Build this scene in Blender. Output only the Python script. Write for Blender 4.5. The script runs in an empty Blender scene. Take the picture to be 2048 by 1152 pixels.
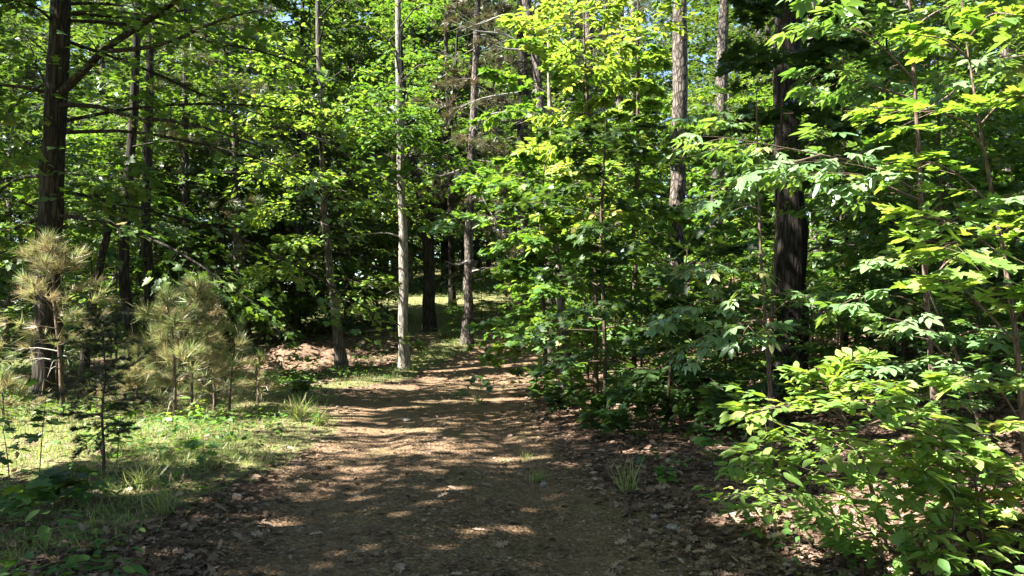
import bpy, math
import numpy as np
rng = np.random.default_rng(11)
PI = math.pi
scene = bpy.context.scene
COL = scene.collection

# ---------------------------------------------------------------- camera and light
F = 1479.0                      # focal length in photo pixels (2048 wide)
PITCH = math.atan(64 / F)
CAM = np.array([0.0, 0.0, 1.6])
FWD = np.array([0, math.cos(PITCH), math.sin(PITCH)])
UPV = np.array([0, -math.sin(PITCH), math.cos(PITCH)])

def W(px, py, d):
    """photo pixel + distance along the ground (y) -> point in the wood"""
    v = np.array([(px - 1024) / F, 0, 0]) + FWD + UPV * ((576 - py) / F)
    return CAM + v * (d / v[1])

SUN_EL = math.radians(52)
SUN_AZ = np.array([-0.95, -0.312])            # where the sun stands, seen from above
SUN_AZ = SUN_AZ / np.linalg.norm(SUN_AZ)
SDIR = np.array([SUN_AZ[0] * math.cos(SUN_EL), SUN_AZ[1] * math.cos(SUN_EL), math.sin(SUN_EL)])

# ---------------------------------------------------------------- small numeric helpers
def sstep(a, b, x):
    t = np.clip((x - a) / (b - a), 0, 1)
    return t * t * (3 - 2 * t)

_NT = np.random.default_rng(5).random((256, 256))
def vnoise(x, y):
    xi = np.floor(x).astype(int); yi = np.floor(y).astype(int)
    fx = x - xi; fy = y - yi
    fx = fx * fx * (3 - 2 * fx); fy = fy * fy * (3 - 2 * fy)
    a = _NT[xi % 256, yi % 256]; b = _NT[(xi + 1) % 256, yi % 256]
    c = _NT[xi % 256, (yi + 1) % 256]; d = _NT[(xi + 1) % 256, (yi + 1) % 256]
    return (a * (1 - fx) + b * fx) * (1 - fy) + (c * (1 - fx) + d * fx) * fy

def fbm(x, y, o=3):
    s = 0; a = .5
    for k in range(o):
        s = s + a * vnoise(x * 2 ** k + 17.3 * k, y * 2 ** k + 9.1 * k); a *= .5
    return s / (1 - .5 ** o)

def seg_dist(x, y, pts):
    best = np.full(np.shape(x), 1e9)
    for (x0, y0, r0), (x1, y1, r1) in zip(pts[:-1], pts[1:]):
        dx, dy = x1 - x0, y1 - y0
        t = np.clip(((x - x0) * dx + (y - y0) * dy) / (dx * dx + dy * dy), 0, 1)
        d = np.hypot(x - x0 - t * dx, y - y0 - t * dy) / (r0 + (r1 - r0) * t)
        best = np.minimum(best, d)
    return best

TRACK = [(0.1, -4, 1.75), (-0.2, 2, 1.75), (-0.35, 5, 1.72), (-0.85, 8, 1.6), (-1.05, 11, 1.55), (-1.45, 13.8, 2.0),
         (-1.6, 16.5, 2.0), (-0.9, 20.5, 1.6), (0.5, 24.5, 1.4), (3, 29, 1.3), (8, 34, 1.3), (20, 42, 1.3)]
SPUR = [(-2.6, 13.9, .9), (-4.6, 14.5, .75), (-8, 15.2, .7), (-14, 16, .7)]

def height(x, y):
    x = np.asarray(x, float); y = np.asarray(y, float)
    back = np.maximum(0, y - 18.5)
    slope = 0.128 * sstep(-16, -5, x) * (1 - .25 * sstep(6, 20, x)) + .022
    h = slope * back * sstep(0, 6, back) * np.where(y > 60, 60 / np.maximum(y, 1), 1) ** .5
    bank = 1.15 * sstep(1.9, 9.5, x - .12 * np.maximum(0, y - 18) + 0.10 * np.clip(y - 9, -6, 6)) * sstep(2.5, 9, y)
    bank = bank + .30 * sstep(2.6, 3.6, x) * (1 - sstep(5.2, 6.4, y))
    h = h + bank
    d = seg_dist(x, y, TRACK)
    h = h + .07 * sstep(.8, 1.5, d) + .10 * (fbm(x * .5, y * .5) - .5) * sstep(.9, 2.0, d)
    h = h + .05 * (fbm(x * 1.9 + 5, y * 1.9) - .5) * sstep(.9, 1.6, d)
    h = h - .035 * np.exp(-((d - .52) / .16) ** 2) * (y < 20)
    h = h + 0.02 * (fbm(x * 2.3, y * 1.3) - .5)
    return h

def H(x, y):
    return float(height(np.array([x]), np.array([y]))[0])

# ---------------------------------------------------------------- where sun reaches the wood (gaps cut into the crowns to let it in)
def inpoly(x, y, poly):
    r = np.zeros(np.shape(x), bool); j = len(poly) - 1
    for i in range(len(poly)):
        xi, yi = poly[i]; xj, yj = poly[j]
        c = ((yi > y) != (yj > y)) & (x < (xj - xi) * (y - yi) / ((yj - yi) or 1e-9) + xi)
        r ^= c; j = i
    return r

def ell(cx, cy, rx, ry, n=14):
    return [(cx + rx * math.cos(a), cy + ry * math.sin(a)) for a in np.linspace(0, 2 * PI, n, endpoint=False)]

# (outline on the ground that the sun reaches, leaves higher than this are thinned out, how thoroughly)
GAPS = [
    ([(-16, 7.2), (-7, 6.9), (-4.9, 7.15), (-3.9, 9.2), (-2.75, 11.4), (-2.3, 12.2), (-2.6, 13.6), (-6, 14.1), (-12, 14.0), (-20, 14)], 3.3, 1.0),
    (ell(-17, 26, 6, 4), 3.0, .9),
    (ell(-2.0, 10.9, 1.0, .33), 2.5, 1.0),
    (ell(-2.3, 13.6, .7, .25), 2.5, .9), (ell(-1.4, 14.6, .8, .3), 2.5, .9), (ell(-4.7, 17.8, 2.4, .9), 2.2, 1.0),
    (ell(-.2, 15.2, .9, .28), 2.5, 1.0), (ell(-.4, 17.5, .7, .3), 2.5, .9), (ell(.6, 20.5, .8, .5), 2.5, .9),
    (ell(1.7, 13.2, 1.1, .75), 3.0, .95),
    ([(1.55, 6.2), (1.75, 4.9), (2.3, 4.2), (2.3, 1.5), (7.4, 1.5), (7.4, 8.4), (6.4, 9.0), (4.0, 8.7), (3.0, 7.4), (2.5, 6.5)], 5.2, 1.0),
    ([(1.8, 14.3), (3.4, 13.4), (6.4, 13.6), (8.2, 15), (9.5, 17.5), (10, 25), (.5, 25)], 7.6, .95),
    ([(-9, 20), (-6.5, 18.6), (1, 18.8), (6, 20), (6, 27), (-9, 27)], 9.5, .93),
    (ell(-2.3, 32.5, 2.8, 7.5), 3.8, .97),
    (ell(-5.7, 21.3, .7, .35), 2.5, .9), (ell(-6.3, 22.0, .5, .3), 2.5, .9),
    (ell(-5.0, 19.2, 2.3, .55), 2.5, .95),
    ([(-8, 19.6), (-6, 18.6), (2, 19.5), (5, 21), (4, 22.7), (-8, 22.7)], 3.0, .85, -7.2),
    ([(-3.6, 20.45), (2.0, 22.3), (2.0, 22.85), (-3.6, 21.0)], 0, .95, -3.3),
    ([(-2.0, 23.5), (1.6, 24.7), (1.6, 25.2), (-2.0, 24.0)], 0, .95, -1.75),
]
HOLES = [ell(a, b, c + .05, d + .06) for a, b, c, d in [(-.75, 9.2, .25, .1), (.15, 8.7, .4, .1), (.55, 8.2, .25, .07),
         (-.42, 7.05, .2, .1), (-.7, 6.7, .25, .08), (-1.75, 5.9, .33, .11), (-.1, 5.75, .2, .09),
         (1.6, 8.6, .3, .11), (1.15, 7.3, .2, .08),          (-1.55, 8.05, .25, .09), (-3.3, 6.6, .3, .1), (-2.9, 8.0, .22, .07), (2.6, 8.7, .25, .1), (1.9, 7.6, .3, .09),
         (.35, 6.35, .16, .08), (.9, 12.2, .4, .12), (3.3, 9.4, .2, .12)]]  # small openings cut in the added crowns for sun flecks

def sun_keep(pos, dapple):
    t = pos[:, 2] / SDIR[2]
    gx = pos[:, 0] - SDIR[0] * t
    gy = pos[:, 1] - SDIR[1] * t
    keep = np.ones(len(pos), bool)
    wob = (fbm(gx * 1.3 + 40, gy * 1.3) - .5) * 1.1
    for poly, zt, p, *xm in GAPS:
        s = min(1.0, max(.45, (max(a for a, b in poly) - min(a for a, b in poly)) / 6))
        hit = inpoly(gx + wob * s, gy + wob * s * .6, poly) & (pos[:, 2] > zt)
        if xm: hit &= (pos[:, 0] < xm[0])
        keep &= ~(hit & (rng.random(len(pos)) < p))
    if dapple:
        w2 = (fbm(gx * 4, gy * 4) - .5) * .42
        for poly in HOLES:
            keep &= ~inpoly(gx + w2, gy + w2 * .5, poly)
        n = vnoise(gx * 2.6 + 3, gy * 3.4 + 8)
        keep &= ~((n > .955) & (rng.random(len(pos)) < .9))
    return keep

# ---------------------------------------------------------------- mesh building
def mesh_np(name, V, faces, mat, parent=None, tint=None, smooth=False, attrs=None):
    """faces: list of int arrays (n,k); one mesh object"""
    me = bpy.data.meshes.new(name)
    V = np.asarray(V, np.float32)
    me.vertices.add(len(V)); me.vertices.foreach_set('co', V.ravel())
    faces = [np.asarray(f, np.int32) for f in faces if len(f)]
    nl = sum(f.size for f in faces); nf = sum(len(f) for f in faces)
    me.loops.add(nl); me.polygons.add(nf)
    me.loops.foreach_set('vertex_index', np.concatenate([f.ravel() for f in faces]))
    st = []; o = 0
    for f in faces:
        st.append(o + np.arange(len(f)) * f.shape[1]); o += f.size
    me.polygons.foreach_set('loop_start', np.concatenate(st).astype(np.int32))
    if smooth:
        me.polygons.foreach_set('use_smooth', np.ones(nf, bool))
    if tint is not None:
        a = me.attributes.new('tint', 'FLOAT', 'FACE'); a.data.foreach_set('value', np.asarray(tint, np.float32))
    for k, v in (attrs or {}).items():
        a = me.attributes.new(k, 'FLOAT', 'POINT'); a.data.foreach_set('value', np.asarray(v, np.float32))
    me.update(calc_edges=True)
    me.materials.append(mat)
    o = bpy.data.objects.new(name, me); COL.objects.link(o)
    if parent is not None:
        o.parent = parent
    return o

def tubes(P, R, sides=5, wob=0.0, cap=True):
    """P (S,k,3) centre lines, R (S,k) radii -> verts, quads"""
    P = np.asarray(P, float); R = np.asarray(R, float)
    S, k, _ = P.shape
    T = np.gradient(P, axis=1)
    T /= np.linalg.norm(T, axis=2, keepdims=True) + 1e-9
    ref = np.where(np.abs(T[:, :1, 2:3]) > .8, np.array([1., 0, 0]), np.array([0, 0, 1.]))
    A = np.cross(T, np.broadcast_to(ref, T.shape)); A /= np.linalg.norm(A, axis=2, keepdims=True) + 1e-9
    B = np.cross(T, A)
    ang = np.arange(sides) / sides * 2 * PI
    rr = R[:, :, None] * np.ones(sides)
    if wob:
        rr = rr * (1 + wob * rng.normal(size=(S, k, sides)))
    V = P[:, :, None, :] + rr[..., None] * (np.cos(ang)[:, None] * A[:, :, None, :] + np.sin(ang)[:, None] * B[:, :, None, :])
    idx = np.arange(S * k * sides).reshape(S, k, sides)
    a = idx[:, :-1, :]; b = np.roll(a, -1, axis=2); d = idx[:, 1:, :]; c = np.roll(d, -1, axis=2)
    Q = np.stack([a, b, c, d], axis=-1).reshape(-1, 4)
    return V.reshape(-1, 3), Q

def smooth_line(pts, n):
    """Catmull-Rom through rows of pts (any width) -> n rows"""
    p = np.asarray(pts, float)
    p = np.vstack([2 * p[0] - p[1], p, 2 * p[-1] - p[-2]])
    m = len(p) - 3
    out = []
    for t in np.linspace(0, m - 1e-6, n):
        i = int(t); u = t - i
        a, b, c, d = p[i:i + 4]
        out.append(.5 * (2 * b + (c - a) * u + (2 * a - 5 * b + 4 * c - d) * u * u + (3 * b - a - 3 * c + d) * u ** 3))
    return np.array(out)

# ---------------------------------------------------------------- leaf shapes (x forward, y side, z up; unit length)
def fan(outline, mid):
    n = len(outline); V = [mid] + outline
    return np.array([(x, y, z) for x, y, z in V], float), np.array([(0, 1 + i, 1 + (i + 1) % n) for i in range(n)])

def sym(half, fold=.18):
    o = [(0, 0, 0)] + [(x, y, fold * y) for x, y in half] + [(1, 0, 0)] + [(x, -y, fold * y) for x, y in reversed(half)]
    return o

T_DIAMOND = (np.array([(0, 0, 0), (.48, .30, .07), (1, 0, 0), (.48, -.30, .07)], float), np.array([(0, 2, 1), (0, 3, 2)]))
_ov = np.array([(0, 0, 0), (.3, 0, 0), (.65, 0, 0), (1, 0, 0), (.18, .15, .03), (.42, .235, .05), (.75, .15, .03), (.18, -.15, .03), (.42, -.235, .05), (.75, -.15, .03)], float)
_of = np.array([(0, 1, 4), (4, 1, 5), (1, 2, 5), (5, 2, 6), (2, 3, 6), (0, 7, 1), (7, 8, 1), (1, 8, 2), (8, 9, 2), (2, 9, 3)])
T_OVATE = (_ov, _of)
T_MAPLE = fan(sym([(-.10, .16), (-.02, .44), (.20, .30), (.26, .62), (.46, .46), (.62, .52), (.56, .22), (.78, .20)], .10), (.3, 0, -.02))
T_OAK = fan(sym([(.12, .10), (.22, .26), (.34, .10), (.46, .34), (.58, .14), (.72, .30), (.80, .14)], .12), (.5, 0, 0))
def _comp(spec):
    Vs, Fs, o = [], [], 0
    for (x, y, a, s, dz) in spec:
        c, sn = math.cos(a), math.sin(a)
        v = _ov * s
        v = np.stack([x + v[:, 0] * c - v[:, 1] * sn, y + v[:, 0] * sn + v[:, 1] * c, v[:, 2] - dz * _ov[:, 0] ** 1.5], axis=1)
        Vs.append(v); Fs.append(_of + o); o += len(v)
    n = o
    Vs.append(np.array([(0, .008, 0), (0, -.008, 0), (.5, 0, .005)])); Fs.append(np.array([(n, n + 1, n + 2)]))
    return np.vstack(Vs), np.vstack(Fs)
T_HICKORY = _comp([(.48, 0, 0, .56, .10), (.46, .01, .95, .50, .14), (.46, -.01, -.95, .50, .14), (.24, .01, 1.25, .34, .12), (.24, -.01, -1.25, .34, .12)])
def _tuft(n, w, spread, seed):
    r = np.random.default_rng(seed); Vs = []; Fs = []
    for i in range(n):
        th = abs(r.normal(0, spread)) + .12; ph = r.random() * 2 * PI
        d = np.array([math.cos(th), math.sin(th) * math.cos(ph), math.sin(th) * math.sin(ph)])
        s = np.cross(d, r.normal(size=3)); s /= np.linalg.norm(s)
        b = np.array([r.uniform(-.35, .25), 0, 0]); L = r.uniform(.7, 1.05)
        e = b + d * L; e[2] -= .10 * L * math.sin(th)
        k = len(Vs); Vs += [b - s * w, b + s * w, e]; Fs.append((k, k + 1, k + 2))
    return np.array(Vs), np.array(Fs)
T_TUFT = _tuft(24, .019, .62, 1)
T_TUFT2 = _tuft(30, .03, .85, 2)
T_CEDAR = _tuft(16, .03, .45, 4)
T_BLADE = (np.array([(0, -.022, 0), (0, .022, 0), (.5, -.018, .03), (.5, .018, .03), (1, 0, -.06)], float), np.array([(0, 1, 3), (0, 3, 2), (2, 3, 4)]))

class Leaves:
    def __init__(s):
        s.p, s.f, s.n, s.s, s.t = [], [], [], [], []
    def add(s, p, f, n, size, tint):
        s.p.append(p.reshape(-1, 3)); s.f.append(f.reshape(-1, 3)); s.n.append(n.reshape(-1, 3)); s.s.append(size.ravel()); s.t.append(tint.ravel())
    def count(s):
        return sum(len(a) for a in s.p)
    def build(s, name, tmpl, mat, parent=None, origin=None, cull=True, dapple=False, bend=.35):
        p, f, n = np.vstack(s.p), np.vstack(s.f), np.vstack(s.n)
        size, tint = np.concatenate(s.s), np.concatenate(s.t)
        if cull:
            k = sun_keep(p, dapple); p, f, n, size, tint = p[k], f[k], n[k], size[k], tint[k]
        if not len(p):
            return None
        f = f / (np.linalg.norm(f, axis=1, keepdims=True) + 1e-9)
        n = n - f * (n * f).sum(1, keepdims=True); n /= np.linalg.norm(n, axis=1, keepdims=True) + 1e-9
        sd = np.cross(n, f)
        TV, TF = tmpl
        b = rng.uniform(-.15, 1, len(p)) * bend
        z = TV[None, :, 2] * (1 + rng.normal(0, .4, len(p)))[:, None] - b[:, None] * TV[None, :, 0] ** 2
        wv = (1 + rng.normal(0, .12, len(p)))[:, None] * TV[None, :, 1]
        V = p[:, None, :] + size[:, None, None] * (TV[None, :, :1] * f[:, None, :] + wv[..., None] * sd[:, None, :] + z[..., None] * n[:, None, :])
        if origin is not None:
            V = V - np.asarray(origin)
        FF = (np.arange(len(p))[:, None, None] * len(TV) + TF[None]).reshape(-1, 3)
        return mesh_np(name, V.reshape(-1, 3), [FF], mat, parent, tint=np.repeat(tint, len(TF)))

def nrm(a):
    return a / (np.linalg.norm(a, axis=-1, keepdims=True) + 1e-9)

def sprays(L, base, dirs, length, n, size, width=.38, droop=.25, tilt=.38, tb=0.0, fdroop=.35, umin=.08):
    """flat fans of leaves along S twigs; returns twig centre lines (S,4,3)"""
    S = len(base); length = np.asarray(length, float) * np.ones(S)
    dirs = nrm(dirs); up = np.array([0, 0, 1.])
    side = nrm(np.cross(dirs, up + rng.normal(0, .25, (S, 3))))
    u = umin + (1 - umin) * rng.random((S, n)) ** .8
    v = rng.uniform(-1, 1, (S, n)) * np.sin(PI * (.12 + .80 * u)) * width
    p = base[:, None] + dirs[:, None] * (length[:, None] * u)[..., None] + side[:, None] * (v * length[:, None])[..., None]
    p[..., 2] -= droop * length[:, None] * u ** 2 + np.abs(v) * length[:, None] * .2
    p += rng.normal(0, .035, p.shape) * length[:, None, None]
    a = rng.uniform(.25, 1.25, (S, n))
    f = dirs[:, None] * np.cos(a)[..., None] + side[:, None] * (np.sign(v) * np.sin(a))[..., None]
    f[..., 2] -= rng.uniform(-.15, 1, (S, n)) * fdroop
    nn = up + rng.normal(0, tilt, (S, n, 3))
    L.add(p, f, nn, size * rng.uniform(.42, 1.25, (S, n)), np.clip(rng.normal(.5 + tb, .2, (S, n)) + rng.normal(0, .1, (S, 1)), 0, 1))
    t = np.linspace(0, 1, 4)
    tw = base[:, None] + dirs[:, None] * (length[:, None] * t * .95)[..., None]
    tw[..., 2] -= droop * length[:, None] * t ** 2
    return tw

def tufts(L, base, dirs, length, n, size, tb=0.0, droop=.0):
    """needle tufts near the ends of S twigs"""
    S = len(base); length = np.asarray(length, float) * np.ones(S); dirs = nrm(dirs)
    u = np.linspace(.45 if n > 2 else .74, 1, n)[None] + rng.uniform(-.06, .06, (S, n))
    p = base[:, None] + dirs[:, None] * (length[:, None] * u)[..., None]
    p[..., 2] -= droop * length[:, None] * u ** 2
    f = dirs[:, None] + rng.normal(0, .22, (S, n, 3)); f[..., 2] += .25 * u
    L.add(p, f, rng.normal(0, 1, (S, n, 3)), size * rng.uniform(.75, 1.15, (S, n)), np.clip(.25 + .5 * (u - .45) / .55 + tb + rng.normal(0, .14, (S, n)), 0, 1))
    t = np.linspace(0, 1, 4)
    tw = base[:, None] + dirs[:, None] * (length[:, None] * t)[..., None]
    tw[..., 2] -= droop * length[:, None] * t ** 2
    return tw

# ---------------------------------------------------------------- materials
def new_mat(name):
    m = bpy.data.materials.new(name); m.use_nodes = True
    nt = m.node_tree; nt.nodes.clear()
    out = nt.nodes.new('ShaderNodeOutputMaterial')
    return m, nt, out

def N(nt, t, **kw):
    n = nt.nodes.new(t)
    for k, v in kw.items():
        setattr(n, k, v)
    return n

def ramp(nt, stops, fac):
    r = N(nt, 'ShaderNodeValToRGB'); e = r.color_ramp.elements
    while len(e) < len(stops):
        e.new(.5)
    for q, (p, c) in zip(e, stops):
        q.position = p; q.color = (*c, 1)
    nt.links.new(fac, r.inputs[0])
    return r.outputs[0]

def leaf_mat(name, cols, trans, mix=.45, rough=.42, spec=.45, old=None):
    m, nt, out = new_mat(name)
    at = N(nt, 'ShaderNodeAttribute', attribute_name='tint')
    oi = N(nt, 'ShaderNodeObjectInfo')
    ma = N(nt, 'ShaderNodeMath', operation='MULTIPLY_ADD'); nt.links.new(oi.outputs['Random'], ma.inputs[0]); ma.inputs[1].default_value = .2
    ad = N(nt, 'ShaderNodeMath', operation='ADD'); nt.links.new(at.outputs['Fac'], ma.inputs[2]); nt.links.new(ma.outputs[0], ad.inputs[0]); ad.inputs[1].default_value = -.1
    st = [(0, cols[0]), (.45, cols[1]), (.86, cols[2])] + ([(1, old)] if old else [])
    c = ramp(nt, st, ad.outputs[0])
    tc = ramp(nt, [(i / (len(trans) - 1), x) for i, x in enumerate(trans)], ad.outputs[0])
    b = N(nt, 'ShaderNodeBsdfPrincipled'); nt.links.new(c, b.inputs['Base Color'])
    b.inputs['Roughness'].default_value = rough; b.inputs['Specular IOR Level'].default_value = spec
    tr = N(nt, 'ShaderNodeBsdfTranslucent'); nt.links.new(tc, tr.inputs['Color'])
    mx = N(nt, 'ShaderNodeMixShader'); mx.inputs[0].default_value = mix
    nt.links.new(b.outputs[0], mx.inputs[1]); nt.links.new(tr.outputs[0], mx.inputs[2]); nt.links.new(mx.outputs[0], out.inputs[0])
    return m

def bark_mat(name, dark, light, scale=1.0, plates=False, bump=.6):
    m, nt, out = new_mat(name)
    tc = N(nt, 'ShaderNodeTexCoord'); mp = N(nt, 'ShaderNodeMapping')
    mp.inputs['Scale'].default_value = (16 * scale, 16 * scale, (6.0 if plates else 2.2) * scale)
    nt.links.new(tc.outputs['Object'], mp.inputs[0])
    nz = N(nt, 'ShaderNodeTexNoise'); nz.inputs['Scale'].default_value = 1.0; nz.inputs['Detail'].default_value = 5; nz.inputs['Roughness'].default_value = .65
    nt.links.new(mp.outputs[0], nz.inputs['Vector'])
    vo = N(nt, 'ShaderNodeTexVoronoi', feature='DISTANCE_TO_EDGE'); vo.inputs['Scale'].default_value = .9
    ds = N(nt, 'ShaderNodeVectorMath', operation='ADD'); nt.links.new(mp.outputs[0], ds.inputs[0])
    sc = N(nt, 'ShaderNodeVectorMath', operation='SCALE'); sc.inputs['Scale'].default_value = .9
    nt.links.new(nz.outputs['Color'], sc.inputs[0]); nt.links.new(sc.outputs[0], ds.inputs[1]); nt.links.new(ds.outputs[0], vo.inputs['Vector'])
    cr = N(nt, 'ShaderNodeMapRange'); cr.inputs[1].default_value = 0; cr.inputs[2].default_value = .22
    nt.links.new(vo.outputs['Distance'], cr.inputs[0])
    mu = N(nt, 'ShaderNodeMath', operation='MULTIPLY'); nt.links.new(cr.outputs[0], mu.inputs[0]); nt.links.new(nz.outputs['Fac'], mu.inputs[1])
    big = N(nt, 'ShaderNodeTexNoise'); big.inputs['Scale'].default_value = 1.3; big.inputs['Detail'].default_value = 3
    nt.links.new(tc.outputs['Object'], big.inputs['Vector'])
    c = ramp(nt, [(.05, dark), (.45, tuple((a + b) / 2 for a, b in zip(dark, light))), (.75, light)], mu.outputs[0])
    mixc = N(nt, 'ShaderNodeMix', data_type='RGBA', blend_type='MULTIPLY'); mixc.inputs[0].default_value = .6
    lich = ramp(nt, [(.35, (.6, .62, .55)), (.65, (1.15, 1.1, 1.05))], big.outputs['Fac'])
    nt.links.new(c, mixc.inputs[6]); nt.links.new(lich, mixc.inputs[7])
    b = N(nt, 'ShaderNodeBsdfPrincipled'); b.inputs['Roughness'].default_value = .9; b.inputs['Specular IOR Level'].default_value = .15
    nt.links.new(mixc.outputs[2], b.inputs['Base Color'])
    bp = N(nt, 'ShaderNodeBump'); bp.inputs['Strength'].default_value = bump; bp.inputs['Distance'].default_value = .03
    nt.links.new(mu.outputs[0], bp.inputs['Height']); nt.links.new(bp.outputs[0], b.inputs['Normal'])
    nt.links.new(b.outputs[0], out.inputs[0])
    return m

def tint_mat(name, cols, rough=.85, spec=.2, trans=0.0):
    m, nt, out = new_mat(name)
    at = N(nt, 'ShaderNodeAttribute', attribute_name='tint')
    c = ramp(nt, [(i / (len(cols) - 1), x) for i, x in enumerate(cols)], at.outputs['Fac'])
    b = N(nt, 'ShaderNodeBsdfPrincipled'); nt.links.new(c, b.inputs['Base Color']); b.inputs['Roughness'].default_value = rough; b.inputs['Specular IOR Level'].default_value = spec
    if trans:
        tr = N(nt, 'ShaderNodeBsdfTranslucent'); nt.links.new(c, tr.inputs['Color'])
        mx = N(nt, 'ShaderNodeMixShader'); mx.inputs[0].default_value = trans
        nt.links.new(b.outputs[0], mx.inputs[1]); nt.links.new(tr.outputs[0], mx.inputs[2]); nt.links.new(mx.outputs[0], out.inputs[0])
    else:
        nt.links.new(b.outputs[0], out.inputs[0])
    return m

M = {}
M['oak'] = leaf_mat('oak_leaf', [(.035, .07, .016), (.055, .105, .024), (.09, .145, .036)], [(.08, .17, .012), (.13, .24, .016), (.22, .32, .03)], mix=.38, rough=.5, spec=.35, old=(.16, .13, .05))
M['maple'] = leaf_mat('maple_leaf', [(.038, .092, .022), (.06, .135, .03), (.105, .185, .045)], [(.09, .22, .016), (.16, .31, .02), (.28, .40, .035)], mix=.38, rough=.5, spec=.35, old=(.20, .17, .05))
M['yellow'] = leaf_mat('sun_tinted_leaf', [(.08, .155, .035), (.125, .22, .05), (.20, .28, .075)], [(.17, .33, .022), (.25, .40, .03), (.37, .44, .05)], mix=.42, rough=.46, spec=.4, old=(.24, .19, .06))  # yellow green leaf with sunlit brightness put into its colour
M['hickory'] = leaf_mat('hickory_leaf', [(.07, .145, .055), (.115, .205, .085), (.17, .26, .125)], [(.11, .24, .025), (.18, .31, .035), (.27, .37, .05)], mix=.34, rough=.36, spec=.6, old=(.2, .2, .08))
M['dark'] = leaf_mat('shade_tinted_leaf', [(.022, .048, .016), (.036, .075, .024), (.06, .105, .034)], [(.045, .10, .012), (.085, .16, .016), (.15, .23, .026)], mix=.36)  # darker copy of the leaf greens, woodland shade put into the colour
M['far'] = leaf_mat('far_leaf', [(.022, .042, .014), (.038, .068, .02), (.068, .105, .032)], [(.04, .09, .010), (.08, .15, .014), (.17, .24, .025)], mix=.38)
M['pine'] = leaf_mat('pine_needle', [(.07, .05, .025), (.055, .075, .025), (.07, .11, .035)], [(.12, .09, .03), (.10, .13, .03), (.13, .18, .04)], mix=.25)
M['brownpine'] = leaf_mat('browning_needle', [(.085, .06, .03), (.075, .072, .03), (.06, .085, .03)], [(.14, .09, .04), (.12, .10, .04), (.10, .12, .04)], mix=.25)
M['young_pine'] = leaf_mat('young_needle', [(.29, .18, .12), (.27, .22, .12), (.15, .23, .07)], [(.32, .21, .12), (.31, .27, .12), (.22, .32, .08)], mix=.35)
M['cedar'] = leaf_mat('cedar_needle', [(.02, .03, .012), (.03, .045, .016), (.045, .06, .02)], [(.04, .06, .02), (.05, .08, .02), (.06, .1, .02)], mix=.2)
M['grass'] = leaf_mat('grass_blade', [(.32, .27, .14), (.22, .24, .09), (.12, .19, .045)], [(.34, .30, .10), (.26, .36, .07), (.20, .36, .05)], mix=.4)
M['litter'] = tint_mat('dead_leaf', [(.045, .028, .02), (.115, .072, .048), (.20, .135, .098), (.32, .24, .185), (.19, .09, .05)], trans=.15)
M['gravel'] = tint_mat('gravel_stone', [(.09, .06, .04), (.20, .14, .09), (.30, .25, .20)])
M['bark_dark'] = bark_mat('dark_bark', (.016, .013, .011), (.075, .064, .053))
M['bark_black'] = bark_mat('black_bark', (.011, .009, .008), (.05, .044, .038))
M['bark_grey'] = bark_mat('grey_bark', (.05, .043, .037), (.22, .195, .17), 1.3)
M['bark_pale'] = bark_mat('pale_bark', (.10, .09, .08), (.42, .39, .35), 1.6, bump=.3)
M['bark_pine'] = bark_mat('pine_bark', (.033, .027, .024), (.22, .19, .17), .9, plates=True, bump=.8)
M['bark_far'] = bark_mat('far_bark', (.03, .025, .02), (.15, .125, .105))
M['bark_twig'] = bark_mat('twig_bark', (.06, .045, .035), (.17, .13, .10), 3)
M['dead_wood'] = bark_mat('dead_wood', (.20, .185, .17), (.50, .47, .43), 3, bump=.2)
M['sap_bark'] = bark_mat('sapling_bark', (.07, .05, .04), (.26, .19, .15), 4, bump=.2)

# ---------------------------------------------------------------- tagging
def tag(o, label, cat=None, group=None, kind=None):
    if label: o['label'] = label
    if cat: o['category'] = cat
    if group: o['group'] = group
    if kind: o['kind'] = kind
    return o

def empty(name, loc, label, cat, group=None):
    o = bpy.data.objects.new(name, None); COL.objects.link(o); o.location = loc
    o.empty_display_size = .3
    return tag(o, label, cat, group)

def copy_thing(src, loc, rz, sc, label, group=None):
    r = src.copy(); COL.objects.link(r); r.location = loc; r.rotation_euler = (0, 0, rz); r.scale = (sc, sc, sc)
    tag(r, label, None, group)
    for ch in src.children:
        c = ch.copy(); COL.objects.link(c); c.parent = r
        for g in ch.children:
            d = g.copy(); COL.objects.link(d); d.parent = c
    return r

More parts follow.
